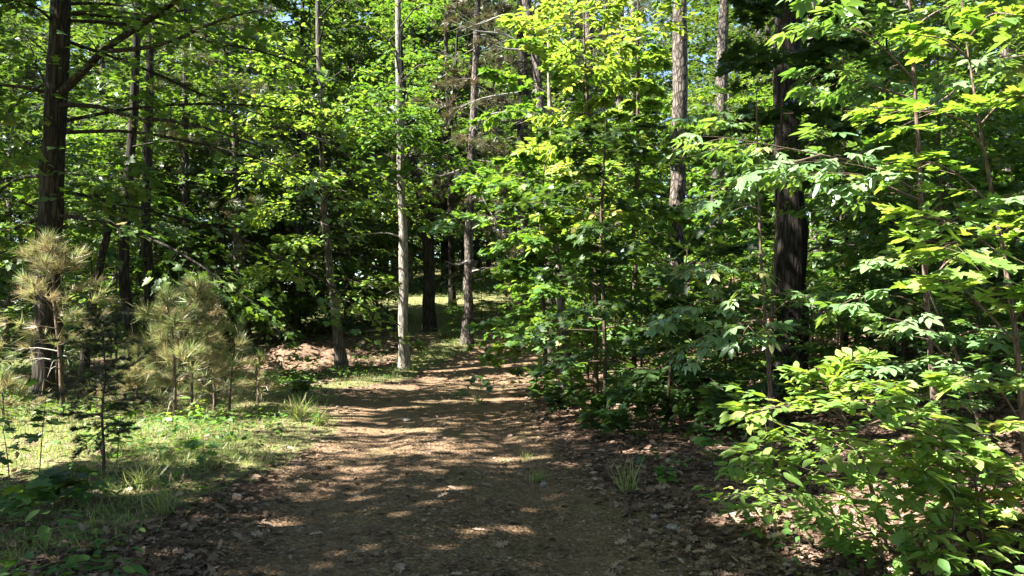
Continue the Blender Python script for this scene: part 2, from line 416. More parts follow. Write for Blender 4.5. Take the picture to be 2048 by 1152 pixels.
# ---------------------------------------------------------------- tree parts
class Tree:
    """Empty at the base; trunk, limb and crown meshes under it"""
    def __init__(s, name, label, cat, base, group=None):
        s.base = np.array([base[0], base[1], H(base[0], base[1]) if len(base) < 3 else base[2]])
        s.root = empty(name, tuple(s.base), label, cat, group)
        s.L = Leaves()
        s.tw = []; s.twr = []
    def trunk(s, pts, mat, n=16, sides=12, flare=.35, wob=.03, name='trunk'):
        q = smooth_line(pts, n)
        P, R = q[:, :3].copy(), q[:, 3].copy()
        P[1:-1, :2] += rng.normal(0, .10, (n - 2, 2)) * R[1:-1, None]; R *= 1 + rng.normal(0, .03, n)
        if flare:
            hh = P[:, 2] - s.base[2]; R *= 1 + flare * 1.4 * np.exp(-np.maximum(hh, 0) / .25)
        V, Q = tubes((P - s.base)[None], R[None], sides, wob)
        s.tr = q
        return mesh_np(name, V, [Q], mat, s.root, smooth=True)
    def at(s, z):
        q = s.tr; i = np.clip(np.searchsorted(q[:, 2], z), 1, len(q) - 1)
        a = np.clip((z - q[i - 1, 2]) / (q[i, 2] - q[i - 1, 2] + 1e-9), 0, 1)
        return q[i - 1] * (1 - a) + q[i] * a
    def limb(s, pts, r0, r1, mat, name='limb', n=10, sides=6, subs=None, wob=.04):
        q = smooth_line(pts, n)
        V, Q = tubes((q - s.base)[None], np.linspace(r0, r1, n)[None], sides, wob)
        Vs, Qs = [V], [Q]
        if subs is not None and len(subs):
            P = np.asarray(subs); k = P.shape[1]
            rs = np.linspace(.4, .12, k)[None] * max(r1 * 1.6, .006) * np.ones((len(P), 1))
            v2, q2 = tubes(P - s.base, rs, 3)
            Vs.append(v2); Qs.append(q2 + len(V))
        return mesh_np(name, np.vstack(Vs), [np.vstack(Qs)], mat, s.root, smooth=True)
    def leafy(s, pts, r0, mat, m=8, ls=.5, n=14, size=.12, name='limb', kind='spray', u0=.2, tb=0, droop=.22, fork=True, r1=None, cull=True, drop=False, **kw):
        """a limb with m side twigs carrying leaves"""
        q = smooth_line(pts, 10)
        Lg = np.linalg.norm(np.diff(q, axis=0), axis=1).sum()
        u = np.concatenate([np.linspace(u0, .97, m - 1), [.98]]); u[:-1] += rng.uniform(-.03, .03, m - 1)
        x = u * 9; i = np.minimum(x.astype(int), 8); a = (x - i)[:, None]
        b = q[i] * (1 - a) + q[i + 1] * a
        tan = nrm(q[i + 1] - q[i])
        sd = nrm(np.cross(tan, np.array([0, 0, 1.]) + rng.normal(0, .25, (m, 3))))
        sg = np.where(np.arange(m) % 2 == 0, 1, -1)[:, None]
        ang = rng.uniform(.6, 1.15, (m, 1)); ang[-1] = 0.1
        d = tan * np.cos(ang) + sd * sg * np.sin(ang); d[:, 2] += rng.normal(.05, .15, m)
        ln = ls * Lg * (1.08 - .6 * u) * rng.uniform(.75, 1.2, m)
        if kind == 'spray':
            tw = sprays(s.L, b, d, ln, n, size, droop=droop, tb=tb, **kw)
        else:
            tw = tufts(s.L, b, d, ln, n, size, tb=tb, droop=droop)
        if cull:
            tw = tw[sun_keep(tw[:, -1], False)]
            if drop and len(tw) < .6 * m: return None
        return s.limb(pts, r0, r0 * .3 if r1 is None else r1, mat, name, subs=tw)
    def crown_auto(s, z0, z1, R, nl, mat, m=8, n=14, size=.14, elev=(.1, .6), sag=.25, kind='spray', ls=.42, name='limb', merge=False, prof=None, tb=0, rl=.3, az0=0., azr=None, **kw):
        Vs, Qs, o = [], [], 0
        for j in range(nl):
            t = (j + rng.random()) / nl
            z = z0 + (z1 - z0) * t
            c = s.at(z)
            az = az0 + j * 2.39996 + rng.normal(0, .3) if azr is None else rng.uniform(*azr)
            Lr = R * (prof(t) if prof else (1.0 - .65 * t ** 1.5)) * rng.uniform(.5, 1.25)
            el = elev[0] + (elev[1] - elev[0]) * t + rng.normal(0, .2)
            tt = np.linspace(0, 1, 5)[:, None]
            hd = np.array([math.cos(az), math.sin(az), 0]); sdv = np.array([-math.sin(az), math.cos(az), 0])
            pts = c[:3] + hd * Lr * tt * math.cos(el) + np.array([0, 0, 1.]) * (Lr * (math.sin(el) * tt - sag * tt ** 2)) + sdv * Lr * .12 * rng.normal() * tt ** 2 + rng.normal(0, .02 * Lr, (5, 3)) * tt
            r0 = max(min(c[3] * rl, Lr * .018), .006)
            if not merge:
                s.leafy(pts, r0, mat, m, ls, n, size, name, kind, tb=tb, drop=True, **kw)
            else:
                q = smooth_line(pts, 6); u = np.linspace(.18, .98, m); x = u * 5; i = np.minimum(x.astype(int), 4); a = (x - i)[:, None]
                b = q[i] * (1 - a) + q[i + 1] * a; tan = nrm(q[i + 1] - q[i]); sd = nrm(np.cross(tan, np.array([0, 0, 1.])))
                sg = np.where(np.arange(m) % 2 == 0, 1, -1)[:, None]; ang = rng.uniform(.6, 1.15, (m, 1)); ang[-1] = .1
                d = tan * np.cos(ang) + sd * sg * np.sin(ang); d[:, 2] += rng.normal(.05, .2, m)
                ln = ls * Lr * (1.08 - .6 * u) * rng.uniform(.75, 1.2, m)
                if kind == 'spray': tw = sprays(s.L, b, d, ln, n, size, tb=tb, **kw)
                else: tw = tufts(s.L, b, d, ln, n, size, tb=tb)
                v, qd = tubes((q - s.base)[None], np.linspace(r0, r0 * .3, 6)[None], 4)
                Vs.append(v); Qs.append(qd + o); o += len(v)
                v, qd = tubes(tw - s.base, np.linspace(r0 * .35, r0 * .1, 4)[None] * np.ones((len(tw), 1)), 3)
                Vs.append(v); Qs.append(qd + o); o += len(v)
        if merge and Vs:
            mesh_np('branches', np.vstack(Vs), [np.vstack(Qs)], mat, s.root, smooth=True)
    def crown(s, tmpl, mat, name='crown', **kw):
        if s.L.p:
            return s.L.build(name, tmpl, mat, s.root, s.base, **kw)

def px_trunk(rows):
    """[(px,py,distance,width px)...] -> (x,y,z,r) rows, first one dropped into the ground"""
    out = []
    for (px, py, d, w) in rows:
        p = W(px, py, d); out.append([*p, w / 2 / F * d * math.cos(math.atan((px - 1024) / F))])
    out = sorted(out, key=lambda r: r[2])
    g = H(out[0][0], out[0][1])
    out[0][2] = g - .15
    return np.array(out)

def pxl(rows):
    return np.array([W(*r) for r in rows])

# ================================================================ the ground and the track
def axis(fine0, fine1, step, lo, hi, grow=1.12):
    a = list(np.arange(fine0, fine1 + 1e-6, step)); s = step; x = a[-1]
    while x < hi:
        s *= grow; x += s; a.append(x)
    s = step; x = a[0]; b = []
    while x > lo:
        s *= grow; x -= s; b.append(x)
    return np.array(b[::-1] + a)

gx_, gy_ = axis(-8, 8, .1, -160, 160), axis(2, 23, .1, -60, 260)
GX, GY = np.meshgrid(gx_, gy_)
GZ = height(GX, GY)
td = seg_dist(GX, GY, TRACK)
sp = seg_dist(GX, GY, SPUR)
edge = (fbm(GX * 1.1, GY * 1.1) - .5) * .5
a_track = np.clip(1 - sstep(.80, 1.12, td + edge * .6), 0, 1)
a_spur = np.clip(1 - sstep(.7, 1.2, sp + edge), 0, 1) * (GX < -2)
green = lambda x, y: np.clip(sstep(-1.6, -2.6, x + .35 * (10 - np.clip(y, 4, 14)) * .5) * (1 - sstep(14.5, 17, y)) + sstep(12.5, 15, -x) +
                             np.exp(-(((x + 2.4) / 2.4) ** 2 + ((y - 33) / 7.5) ** 2)) * 1.5 + np.exp(-seg_dist(x, y, [(-5.3, 15.9, .45), (-4.1, 17.4, .5), (-3.0, 20.6, .6), (-1.5, 24.5, .6)]) ** 2) + .9 * sstep(25, 34, y) * (x < -1), 0, 1)
a_green = green(GX, GY) * (1 - a_track)
NY, NX = GX.shape
ii = np.arange(NX * NY).reshape(NY, NX)
quads = np.stack([ii[:-1, :-1], ii[:-1, 1:], ii[1:, 1:], ii[1:, :-1]], axis=-1).reshape(-1, 4)
V = np.stack([GX, GY, GZ], axis=-1).reshape(-1, 3)

def ground_mat():
    m, nt, out = new_mat('forest_floor')
    geo = N(nt, 'ShaderNodeNewGeometry')
    def noise(scale, detail=4, rough=.6):
        n = N(nt, 'ShaderNodeTexNoise'); n.inputs['Scale'].default_value = scale; n.inputs['Detail'].default_value = detail; n.inputs['Roughness'].default_value = rough
        nt.links.new(geo.outputs['Position'], n.inputs['Vector']); return n
    n1, n2, n3 = noise(.9), noise(7), noise(38, 3)
    vo = N(nt, 'ShaderNodeTexVoronoi'); vo.inputs['Scale'].default_value = 34; nt.links.new(geo.outputs['Position'], vo.inputs['Vector'])
    vl = N(nt, 'ShaderNodeTexVoronoi'); vl.inputs['Scale'].default_value = 13; nt.links.new(geo.outputs['Position'], vl.inputs['Vector'])
    def mix(a, b, f, bt='MIX'):
        x = N(nt, 'ShaderNodeMix', data_type='RGBA', blend_type=bt)
        if isinstance(f, float): x.inputs[0].default_value = f
        else: nt.links.new(f, x.inputs[0])
        nt.links.new(a, x.inputs[6]); nt.links.new(b, x.inputs[7]); return x.outputs[2]
    sepv = N(nt, 'ShaderNodeSeparateColor'); nt.links.new(vl.outputs['Color'], sepv.inputs[0])
    litter = ramp(nt, [(.1, (.045, .03, .02)), (.4, (.095, .062, .042)), (.7, (.15, .10, .072)), (.95, (.23, .165, .12))], sepv.outputs[0])
    litter = mix(litter, ramp(nt, [(.3, (.45, .42, .4)), (.7, (1.1, 1.05, 1.0))], n2.outputs['Fac']), .8, 'MULTIPLY')
    sept = N(nt, 'ShaderNodeSeparateColor'); nt.links.new(vo.outputs['Color'], sept.inputs[0])
    stones = ramp(nt, [(.05, (.075, .047, .027)), (.5, (.145, .096, .057)), (.85, (.23, .165, .112)), (1, (.34, .275, .215))], sept.outputs[0])
    soil = ramp(nt, [(.3, (.10, .062, .034)), (.5, (.145, .097, .058)), (.7, (.21, .143, .094))], n1.outputs['Fac'])
    track = mix(soil, stones, .55)
    track = mix(track, ramp(nt, [(.3, (.6, .6, .55)), (.7, (1.15, 1.1, 1.05))], n3.outputs['Fac']), .9, 'MULTIPLY')
    ar = N(nt, 'ShaderNodeAttribute', attribute_name='rut'); rm = N(nt, 'ShaderNodeMath', operation='MULTIPLY'); rm.inputs[1].default_value = .7; nt.links.new(ar.outputs['Fac'], rm.inputs[0])
    packed = ramp(nt, [(.3, (.13, .078, .046)), (.7, (.22, .148, .096))], n2.outputs['Fac'])
    track = mix(track, packed, rm.outputs[0])
    moss = N(nt, 'ShaderNodeMapRange'); moss.inputs[1].default_value = .52; moss.inputs[2].default_value = .75; nt.links.new(n1.outputs['Fac'], moss.inputs[0])
    track = mix(track, ramp(nt, [(.3, (.075, .065, .03)), (.7, (.14, .115, .05))], n2.outputs['Fac']), moss.outputs[0])
    grassy = ramp(nt, [(.35, (.10, .075, .045)), (.5, (.125, .12, .05)), (.7, (.13, .165, .055))], n2.outputs['Fac'])
    at = N(nt, 'ShaderNodeAttribute', attribute_name='track'); ag = N(nt, 'ShaderNodeAttribute', attribute_name='green'); asp = N(nt, 'ShaderNodeAttribute', attribute_name='spur')
    def wob(src, amp):
        s = N(nt, 'ShaderNodeMath', operation='MULTIPLY_ADD'); nt.links.new(n2.outputs['Fac'], s.inputs[0]); s.inputs[1].default_value = amp
        nt.links.new(src, s.inputs[2]); r = N(nt, 'ShaderNodeMapRange'); r.inputs[1].default_value = .35 + amp * .5; r.inputs[2].default_value = .65 + amp * .5
        nt.links.new(s.outputs[0], r.inputs[0]); return r.outputs[0]
    c = mix(litter, grassy, wob(ag.outputs['Fac'], .9))
    hs = N(nt, 'ShaderNodeMath', operation='MULTIPLY'); nt.links.new(asp.outputs['Fac'], hs.inputs[0]); hs.inputs[1].default_value = .7
    c = mix(c, track, hs.outputs[0])
    c = mix(c, track, wob(at.outputs['Fac'], .8))
    b = N(nt, 'ShaderNodeBsdfPrincipled'); b.inputs['Roughness'].default_value = .95; b.inputs['Specular IOR Level'].default_value = .12
    nt.links.new(c, b.inputs['Base Color'])
    hm = N(nt, 'ShaderNodeMath', operation='MULTIPLY_ADD'); nt.links.new(vo.outputs['Distance'], hm.inputs[0]); hm.inputs[1].default_value = -1.1; nt.links.new(n3.outputs['Fac'], hm.inputs[2])
    bp = N(nt, 'ShaderNodeBump'); bp.inputs['Strength'].default_value = .8; bp.inputs['Distance'].default_value = .03
    nt.links.new(hm.outputs[0], bp.inputs['Height']); nt.links.new(bp.outputs[0], b.inputs['Normal'])
    nt.links.new(b.outputs[0], out.inputs[0])
    return m
M['floor'] = ground_mat()
fc_track = a_track.ravel()[quads].mean(1) > .5
for nm, sel in (('forest_floor', ~fc_track), ('dirt_track', fc_track)):
    q = quads[sel]; used, inv = np.unique(q, return_inverse=True)
    o = mesh_np(nm, V[used], [inv.reshape(-1, 4)], M['floor'], smooth=True,
                attrs={'rut': (np.exp(-((td - .52) / .2) ** 2) * (.6 + .8 * (fbm(GX * .9 + 3, GY * .5) - .3))).ravel()[used], 'track': a_track.ravel()[used], 'green': a_green.ravel()[used], 'spur': a_spur.ravel()[used]})
    tag(o, {'forest_floor': 'leaf covered ground of the wood with grassy patches', 'dirt_track': 'reddish brown gravel track bending away into the wood'}[nm], kind='structure')

# heap of bare earth beyond the bend
def mound(name, cx, cy, rx, ry, h, mat, label):
    n, k = 40, 14; vs = []; r = np.linspace(0, 1.15, k)
    for rr in r:
        for a in np.arange(n) / n * 2 * PI:
            x, y = cx + rx * rr * math.cos(a), cy + ry * rr * math.sin(a)
            f = max(0, 1 - rr * rr) ** 1.3
            vs.append((x, y, H(x, y) - .03 - .1 * (rr > 1) + h * f * (1 + 1.6 * (float(fbm(np.array([x * 1.9]), np.array([y * 1.9]), 4)[0]) - .5))))
    idx = np.arange(n * k).reshape(k, n); a = idx[:-1]; b = np.roll(a, -1, 1); d = idx[1:]; c = np.roll(d, -1, 1)
    o = mesh_np(name, vs, [np.stack([a, d, c, b], -1).reshape(-1, 4)], mat, smooth=True)
    tag(o, label, kind='structure')
m, nt, out = new_mat('bare_earth')
tc = N(nt, 'ShaderNodeTexCoord'); nz = N(nt, 'ShaderNodeTexNoise'); nz.inputs['Scale'].default_value = 6; nz.inputs['Detail'].default_value = 6; nt.links.new(tc.outputs['Object'], nz.inputs['Vector'])
b = N(nt, 'ShaderNodeBsdfPrincipled'); b.inputs['Roughness'].default_value = .95; nt.links.new(ramp(nt, [(.3, (.06, .036, .02)), (.5, (.105, .062, .034)), (.7, (.16, .10, .06))], nz.outputs['Fac']), b.inputs['Base Color'])
bp = N(nt, 'ShaderNodeBump'); bp.inputs['Strength'].default_value = .7; bp.inputs['Distance'].default_value = .06; nt.links.new(nz.outputs['Fac'], bp.inputs['Height']); nt.links.new(bp.outputs[0], b.inputs['Normal'])
nt.links.new(b.outputs[0], out.inputs[0])
mound('dirt_mound', -6.4, 22.2, 1.9, 1.2, .38, m, 'mound of orange brown earth beyond the bend of the track')

def on_mound(x, y):
    q = ((x + 6.4) / 1.9) ** 2 + ((y - 22.2) / 1.2) ** 2
    return .38 * np.maximum(0, 1 - q) ** 1.3 * (1 + 1.6 * (fbm(x * 1.9, y * 1.9, 4) - .5)) - .02
# ---------------------------------------------------------------- litter, gravel, grass (nobody could count them)
def scatter(n, x0, x1, y0, y1, dens, near=2.0):
    """ground points, denser near the camera; dens(x,y) 0..1"""
    y = y0 + (y1 - y0) * rng.random(n) ** near; w = 1.0
    x = rng.uniform(-1, 1, n) * (.75 * y + 1.2)
    k = (x > x0) & (x < x1) & (rng.random(n) < dens(x, y)); x, y = x[k], y[k]
    return np.stack([x, y, height(x, y)], -1)

def dens_litter(x, y):
    d = seg_dist(x, y, TRACK)
    g = green(x, y)
    on = 1 - sstep(.70, 1.0, d)
    return np.clip((1 - .84 * on) * (1 - .62 * g), 0, 1) * (.55 + .45 * fbm(x * 1.2, y * 1.2))
P = scatter(60000, -9, 16, 2.6, 24, dens_litter, 1.7)
xx, yy = -6.4 + rng.normal(0, 1.1, 450), 22.2 + rng.normal(0, .8, 450)
P = np.vstack([P, np.stack([xx, yy, height(xx, yy) + np.maximum(0, on_mound(xx, yy))], -1)])
L = Leaves(); n = len(P)
f = rng.normal(0, 1, (n, 3)); f[:, 2] = rng.normal(0, .25, n)
nn = np.array([0, 0, 1.]) + rng.normal(0, .42, (n, 3))
P[:, 2] += rng.uniform(.004, .03, n)
L.add(P, f, nn, rng.uniform(.035, .115, n), np.clip(rng.beta(1.8, 2.6, n), 0, 1))
tag(L.build('leaf_litter', T_OAK, M['litter'], cull=False, bend=.55), 'dry brown oak leaves lying over the forest floor', kind='stuff')

P = scatter(70000, -9, 16, 2.6, 20, lambda x, y: np.clip(dens_litter(x, y) * 1.1 + .06, 0, 1), 1.7)
L = Leaves(); n = len(P); f = rng.normal(0, 1, (n, 3)); f[:, 2] = rng.normal(0, .2, n); P[:, 2] += rng.uniform(.002, .015, n)
L.add(P, f, np.array([0, 0, 1.]) + rng.normal(0, .3, (n, 3)), rng.uniform(.012, .05, n), np.clip(rng.beta(2, 3, n), 0, 1))
tag(L.build('leaf_fragments', T_DIAMOND, M['litter'], cull=False, bend=.5), 'broken bits of dead leaf matted over the ground and track', kind='stuff')
P = scatter(5200, -8, 12, 2.8, 18, lambda x, y: np.clip(dens_litter(x, y) + .12, 0, 1), 1.6); n = len(P)
a = rng.uniform(0, PI, n); ln = rng.uniform(.04, .30, n) ** 1.2; dv = np.stack([np.cos(a), np.sin(a), rng.normal(0, .06, n)], -1) * ln[:, None]
C3 = np.stack([P - dv / 2, P + rng.normal(0, .006, P.shape), P + dv / 2], 1); C3[..., 2] = height(C3[..., 0], C3[..., 1]) + rng.uniform(.006, .03, (n, 1))
V_, Q_ = tubes(C3, np.stack([.004 * np.ones(n), .0035 * np.ones(n), .002 * np.ones(n)], 1) * rng.uniform(.5, 1.4, (n, 1)), 4)
tag(mesh_np('twig_litter', V_, [Q_], M['bark_twig']), 'thin fallen twigs and stems lying among the dead leaves', kind='stuff')

def dens_grav(x, y):
    return .9 * (1 - sstep(.85, 1.15, seg_dist(x, y, TRACK))) * (.4 + .6 * fbm(x * 2, y * 2))
P = scatter(26000, -9, 6, 2.6, 19, dens_grav, 1.5); n = len(P)
oct_ = np.array([(1, 0, 0), (0, 1, 0), (-1, 0, 0), (0, -1, 0), (0, 0, .7), (0, 0, -.5)], float)
ofc = np.array([(0, 1, 4), (1, 2, 4), (2, 3, 4), (3, 0, 4)])
a = rng.uniform(0, 2 * PI, n); s = .006 + .016 * rng.random(n) ** 3
ca, sa = np.cos(a)[:, None], np.sin(a)[:, None]
J = oct_[None] * (1 + rng.normal(0, .3, (n, 6, 3)))
Vg = np.stack([J[..., 0] * ca - J[..., 1] * sa * .7, J[..., 0] * sa + J[..., 1] * ca * .7, J[..., 2] * .7], -1) * s[:, None, None] + P[:, None]
tag(mesh_np('gravel', Vg.reshape(-1, 3), [(np.arange(n)[:, None, None] * 6 + ofc[None]).reshape(-1, 3)], M['gravel'], tint=np.repeat(rng.random(n), 4)), 'small loose stones strewn over the dirt track', kind='stuff')

def dens_grass(x, y):
    d = seg_dist(x, y, TRACK)
    base = green(x, y) * sstep(.9, 1.25, d)
    cl = sstep(.38, .62, fbm(x * 1.1 + 9, y * 1.1))
    return base * (.15 + .85 * cl) * np.where((y < 7.5), .55, 1)
P = np.vstack([scatter(260000, -16, 1, 3.5, 24, dens_grass, 1.25), scatter(90000, -14, 4, 20, 46, dens_grass, 1.0), scatter(26000, -30, -12, 18, 34, dens_grass, 1)]); n = len(P)
L = Leaves(); f = rng.normal(0, .42, (n, 3)); f[:, 2] = 1
far = sstep(14, 30, P[:, 1])
L.add(P - [0, 0, .01], f, rng.normal(0, 1, (n, 3)) + [0, 0, .2], rng.uniform(.04, .16, n) * (1 + .9 * far), np.clip(rng.beta(2.0, 1.7, n) + .3 * far, 0, 1))
tag(L.build('grass', T_BLADE, M['grass'], cull=False, bend=.9), 'thin yellow green grass on the verges and beyond the bend', kind='stuff')

# low weeds among the grass and litter
def dens_weed(x, y):
    d = seg_dist(x, y, TRACK)
    return sstep(1.0, 1.35, d) * (sstep(.45, .68, fbm(x * .8 + 31, y * .8))) * (.25 + .75 * (x < -1.5) + .5 * (y > 14)).clip(0, 1)
P = np.vstack([scatter(8500, -12, 14, 4, 22, dens_weed, 1.3), scatter(7000, -14, 12, 17, 40, lambda x, y: .8 * sstep(.4, .65, fbm(x * .5 + 3, y * .5)) * sstep(1.5, 2.2, seg_dist(x, y, TRACK)), 1)]); n = len(P); k = 5
L = Leaves()
hh = rng.uniform(.04, .28, (n, 1)) * np.ones((n, k)) * rng.uniform(.5, 1.1, (n, k))
az = rng.uniform(0, 2 * PI, (n, k)); f = np.stack([np.cos(az), np.sin(az), rng.uniform(-.4, .3, (n, k))], -1)
pp = P[:, None] + np.stack([np.cos(az) * .05, np.sin(az) * .05, hh], -1)
L.add(pp, f, np.array([0, 0, 1.]) + rng.normal(0, .3, (n, k, 3)), rng.uniform(.05, .12, (n, k)), np.clip(rng.normal(.5, .2, (n, k)), 0, 1))
tag(L.build('ground_cover', T_OVATE, M['maple'], cull=False), 'low leafy weeds growing through the litter', kind='stuff')

# ================================================================ big trees whose trunks can be singled out
# the tall oak on the left
t = Tree('oak_tree', 'tall dark trunked oak at the far left, long bare limbs reaching over the pine saplings', 'tree', W(95, 745, 13.5)[:2])
t.trunk(px_trunk([(92, 760, 13.5, 60), (98, 600, 13.5, 55), (102, 420, 13.5, 53), (110, 250, 13.5, 49), (118, 60, 13.5, 45), (126, -250, 13.5, 36), (132, -700, 13.5, 20), (134, -950, 13.5, 8)]), M['bark_dark'], 26, 16)
t.leafy(pxl([(122, 185, 13.4), (160, 150, 13.2), (210, 98, 12.9), (285, 48, 12.5), (400, -30, 12), (520, -110, 11.5)]), .085, M['bark_dark'], 12, .34, 22, .14, kind='spray')
t.leafy(pxl([(205, 102, 12.9), (270, 98, 12.6), (345, 82, 12.2), (440, 40, 11.9), (520, 20, 11.6)]), .045, M['bark_dark'], 10, .40, 22, .13)
t.leafy(pxl([(118, 210, 13.4), (190, 212, 13.2), (270, 236, 13.0), (350, 242, 12.8), (430, 262, 12.7), (540, 300, 12.5)]), .05, M['bark_dark'], 8, .30, 12, .12)
t.leafy(pxl([(104, 425, 13.5), (60, 445, 13.3), (10, 462, 13.1), (-80, 470, 13)]), .05, M['bark_dark'], 8, .4, 22, .13)
t.leafy(pxl([(100, 480, 13.5), (50, 500, 13.0), (0, 505, 12.6), (-50, 530, 12.4)]), .03, M['bark_dark'], 7, .4, 20, .12)
for rows in ([(112, 230, 13.5), (60, 210, 13), (-10, 220, 12.6), (-90, 260, 12.3)], [(116, 120, 13.5), (50, 90, 13), (-30, 80, 12.5), (-120, 110, 12.2)],
             [(108, 330, 13.5), (60, 315, 13.0), (10, 330, 12.4), (-60, 345, 12)], [(118, 60, 13.5), (80, 20, 13.2), (20, 0, 12.9), (-60, 10, 12.6)],
             [(112, 290, 13.5), (170, 290, 13.1), (230, 310, 12.8), (300, 350, 12.6)], [(110, 330, 13.5), (160, 352, 13.3), (220, 356, 13), (270, 372, 12.8)],
             [(120, 30, 13.5), (200, 20, 13.2), (300, 30, 12.8), (380, 20, 12.4)], [(120, 0, 13.5), (150, -60, 13), (230, -70, 12.5), (320, -40, 12)],
             [(104, 380, 13.5), (150, 390, 13.2), (190, 400, 12.9), (240, 420, 12.8)]):
    t.leafy(pxl(rows), .03, M['bark_dark'], 10, .45, 26, .14, drop=True)
t.crown_auto(3.4, 13.5, 5.4, 40, M['bark_dark'], 9, 20, .15, (.05, .7), ls=.36, azr=(-.35, 3.5), rl=.2)
t.crown(T_MAPLE, M['oak'])

# slender broken tree leaning in front of the dark pines
t = Tree('leaning_tree', 'slender dark leaning tree with a snapped top behind the left pine saplings', 'tree', W(165, 770, 14.6)[:2])
t.trunk(px_trunk([(163, 775, 14.6, 24), (180, 640, 14.6, 21), (203, 520, 14.5, 17), (222, 440, 14.5, 13), (231, 405, 14.5, 8)]), M['bark_dark'], 16, 9)
t.leafy(pxl([(190, 590, 14.6), (182, 520, 14.3), (196, 470, 14.1)]), .02, M['bark_dark'], 5, .5, 10, .10)
t.leafy(pxl([(215, 470, 14.5), (255, 440, 14.3), (300, 430, 14.1)]), .018, M['bark_dark'], 5, .5, 10, .10)
t.crown(T_MAPLE, M['dark'])

# dark pines behind the saplings
def dark_pine(label, rows, z0, z1, R, nl, tmpl=T_TUFT2, size=.2, mat='pine', bark='bark_dark', n=4, m=8, group=None, name='pine_tree', tb=-.05, sides=12):
    t = Tree(name, label, 'tree', W(*rows[0][:3])[:2], group)
    t.trunk(px_trunk(rows), M[bark], 22, sides)
    if nl: t.crown_auto(z0, z1, R, nl, M[bark], m, n, size, (-.05, .5), .15, kind='tufts', ls=.4, tb=tb, rl=.22)
    t.crown(tmpl, M[mat])
    return t
dark_pine('dark pine with a bent lower trunk behind the left saplings, nearer of a close pair', [(278, 735, 17, 26), (262, 655, 17, 24), (252, 580, 17, 24), (247, 480, 17, 22), (262, 300, 17, 19), (275, 60, 17, 16), (280, -300, 17, 10), (282, -600, 17, 4)], 3.4, 13, 2.7, 22, n=6, m=10)
dark_pine('straight dark pine just behind the bent one, both behind the left saplings', [(300, 725, 18.5, 24), (298, 560, 18.5, 22), (292, 400, 18.5, 20), (300, 150, 18.5, 17), (304, -150, 18.5, 13), (306, -450, 18.5, 5)], 3.4, 14, 2.7, 22, n=6, m=10)
def leafy_oak(label, rows, z0, z1, R, nl, mat, n=24, size=.17, m=10, tb=.0):
    t = Tree('oak_tree', label, 'tree', W(*rows[0][:3])[:2])
    t.trunk(px_trunk(rows), M['bark_dark'], 18, 9)
    t.crown_auto(z0, z1, R, nl, M['bark_dark'], m, n, size, (-.05, .7), tb=tb, rl=.22, prof=lambda u: .75 + .8 * u - 1.1 * u * u)
    t.crown(T_OAK, M[mat])
leafy_oak('leafy oak filling the gap between the young pines and the mid oak', [(452, 715, 23.5, 16), (447, 560, 23.5, 15), (442, 380, 23.5, 13), (446, 150, 23.5, 10), (450, -150, 23.5, 6), (452, -320, 23.5, 3)], 2.6, 14.5, 3.4, 34, 'oak', 28)
leafy_oak('shaded oak standing in the gloom behind the straight dark pine', [(378, 712, 22, 18), (374, 500, 22, 16), (370, 250, 22, 13), (372, 0, 22, 9), (374, -220, 22, 4)], 1.8, 13.5, 3.2, 32, 'oak', 26)
leafy_oak('slender bright oak whose top fills the gap left of the pale trunk', [(596, 690, 26, 13), (592, 480, 26, 12), (600, 250, 26, 10), (606, 0, 26, 7), (608, -200, 26, 3)], 4.2, 15, 3.3, 32, 'maple', 28, .18, tb=.1)
leafy_oak('leafy oak behind the fork, its crown spread between pale trunk and brown pine', [(905, 655, 33, 13), (902, 450, 33, 12), (896, 220, 33, 10), (890, 0, 33, 7), (888, -120, 33, 3)], 5.5, 18, 3.8, 34, 'maple', 28, .2)

# leafy oak left of the pale trunk
t = Tree('young_oak', 'young oak with bright leaf clumps, its lit lower trunk left of the pale one', 'tree', W(684, 742, 21)[:2])
t.trunk(px_trunk([(684, 742, 21, 23), (675, 650, 21, 20), (660, 540, 21, 17), (648, 420, 21, 15), (644, 300, 21, 13), (638, 120, 21, 11), (634, -60, 21, 8), (632, -220, 21, 3)]), M['bark_grey'], 20, 10)
for rows, m_, n_ in (([(655, 500, 21), (610, 520, 20.5), (555, 530, 20), (505, 560, 19.7)], 14, 30), ([(650, 440, 21), (600, 410, 20.5), (550, 410, 20), (490, 430, 19.6)], 14, 30),
                     ([(646, 370, 21), (590, 330, 20.6), (530, 335, 20.2), (480, 370, 20)], 14, 28), ([(646, 350, 21), (600, 310, 20.2), (570, 330, 19.8)], 10, 26),
                     ([(664, 560, 21), (700, 560, 20.6), (740, 575, 20.3), (760, 560, 20)], 10, 24), ([(664, 580, 21), (690, 600, 20.4), (720, 610, 20)], 8, 18),
                     ([(645, 320, 21), (680, 270, 20.7), (740, 250, 20.4)], 10, 26), ([(642, 250, 21), (590, 200, 20.7), (530, 210, 20.4), (480, 230, 20)], 12, 28),
                     ([(640, 180, 21), (690, 140, 20.6), (750, 150, 20.3)], 12, 28), ([(638, 120, 21), (590, 70, 20.6), (530, 70, 20.3)], 12, 28), ([(636, 40, 21), (680, 0, 20.6), (730, 20, 20.3)], 12, 28),
                     ([(655, 480, 21), (620, 470, 20), (580, 480, 19.5)], 10, 26), ([(648, 400, 21), (680, 380, 20.4), (720, 400, 20)], 10, 24), ([(636, 0, 21), (590, -60, 20.5), (530, -50, 20)], 12, 28), ([(644, 300, 21), (640, 260, 20), (650, 240, 19.2)], 9, 24), ([(640, 180, 21), (625, 130, 20), (640, 110, 19.2)], 9, 24), ([(637, 90, 21), (650, 40, 20), (640, 20, 19.2)], 9, 24), ([(648, 390, 21), (625, 360, 20), (640, 350, 19.3)], 8, 22)):
    t.leafy(pxl(rows), .03, M['bark_dark'], m_ + 2, .55, n_ + 8, .17, tb=.1)
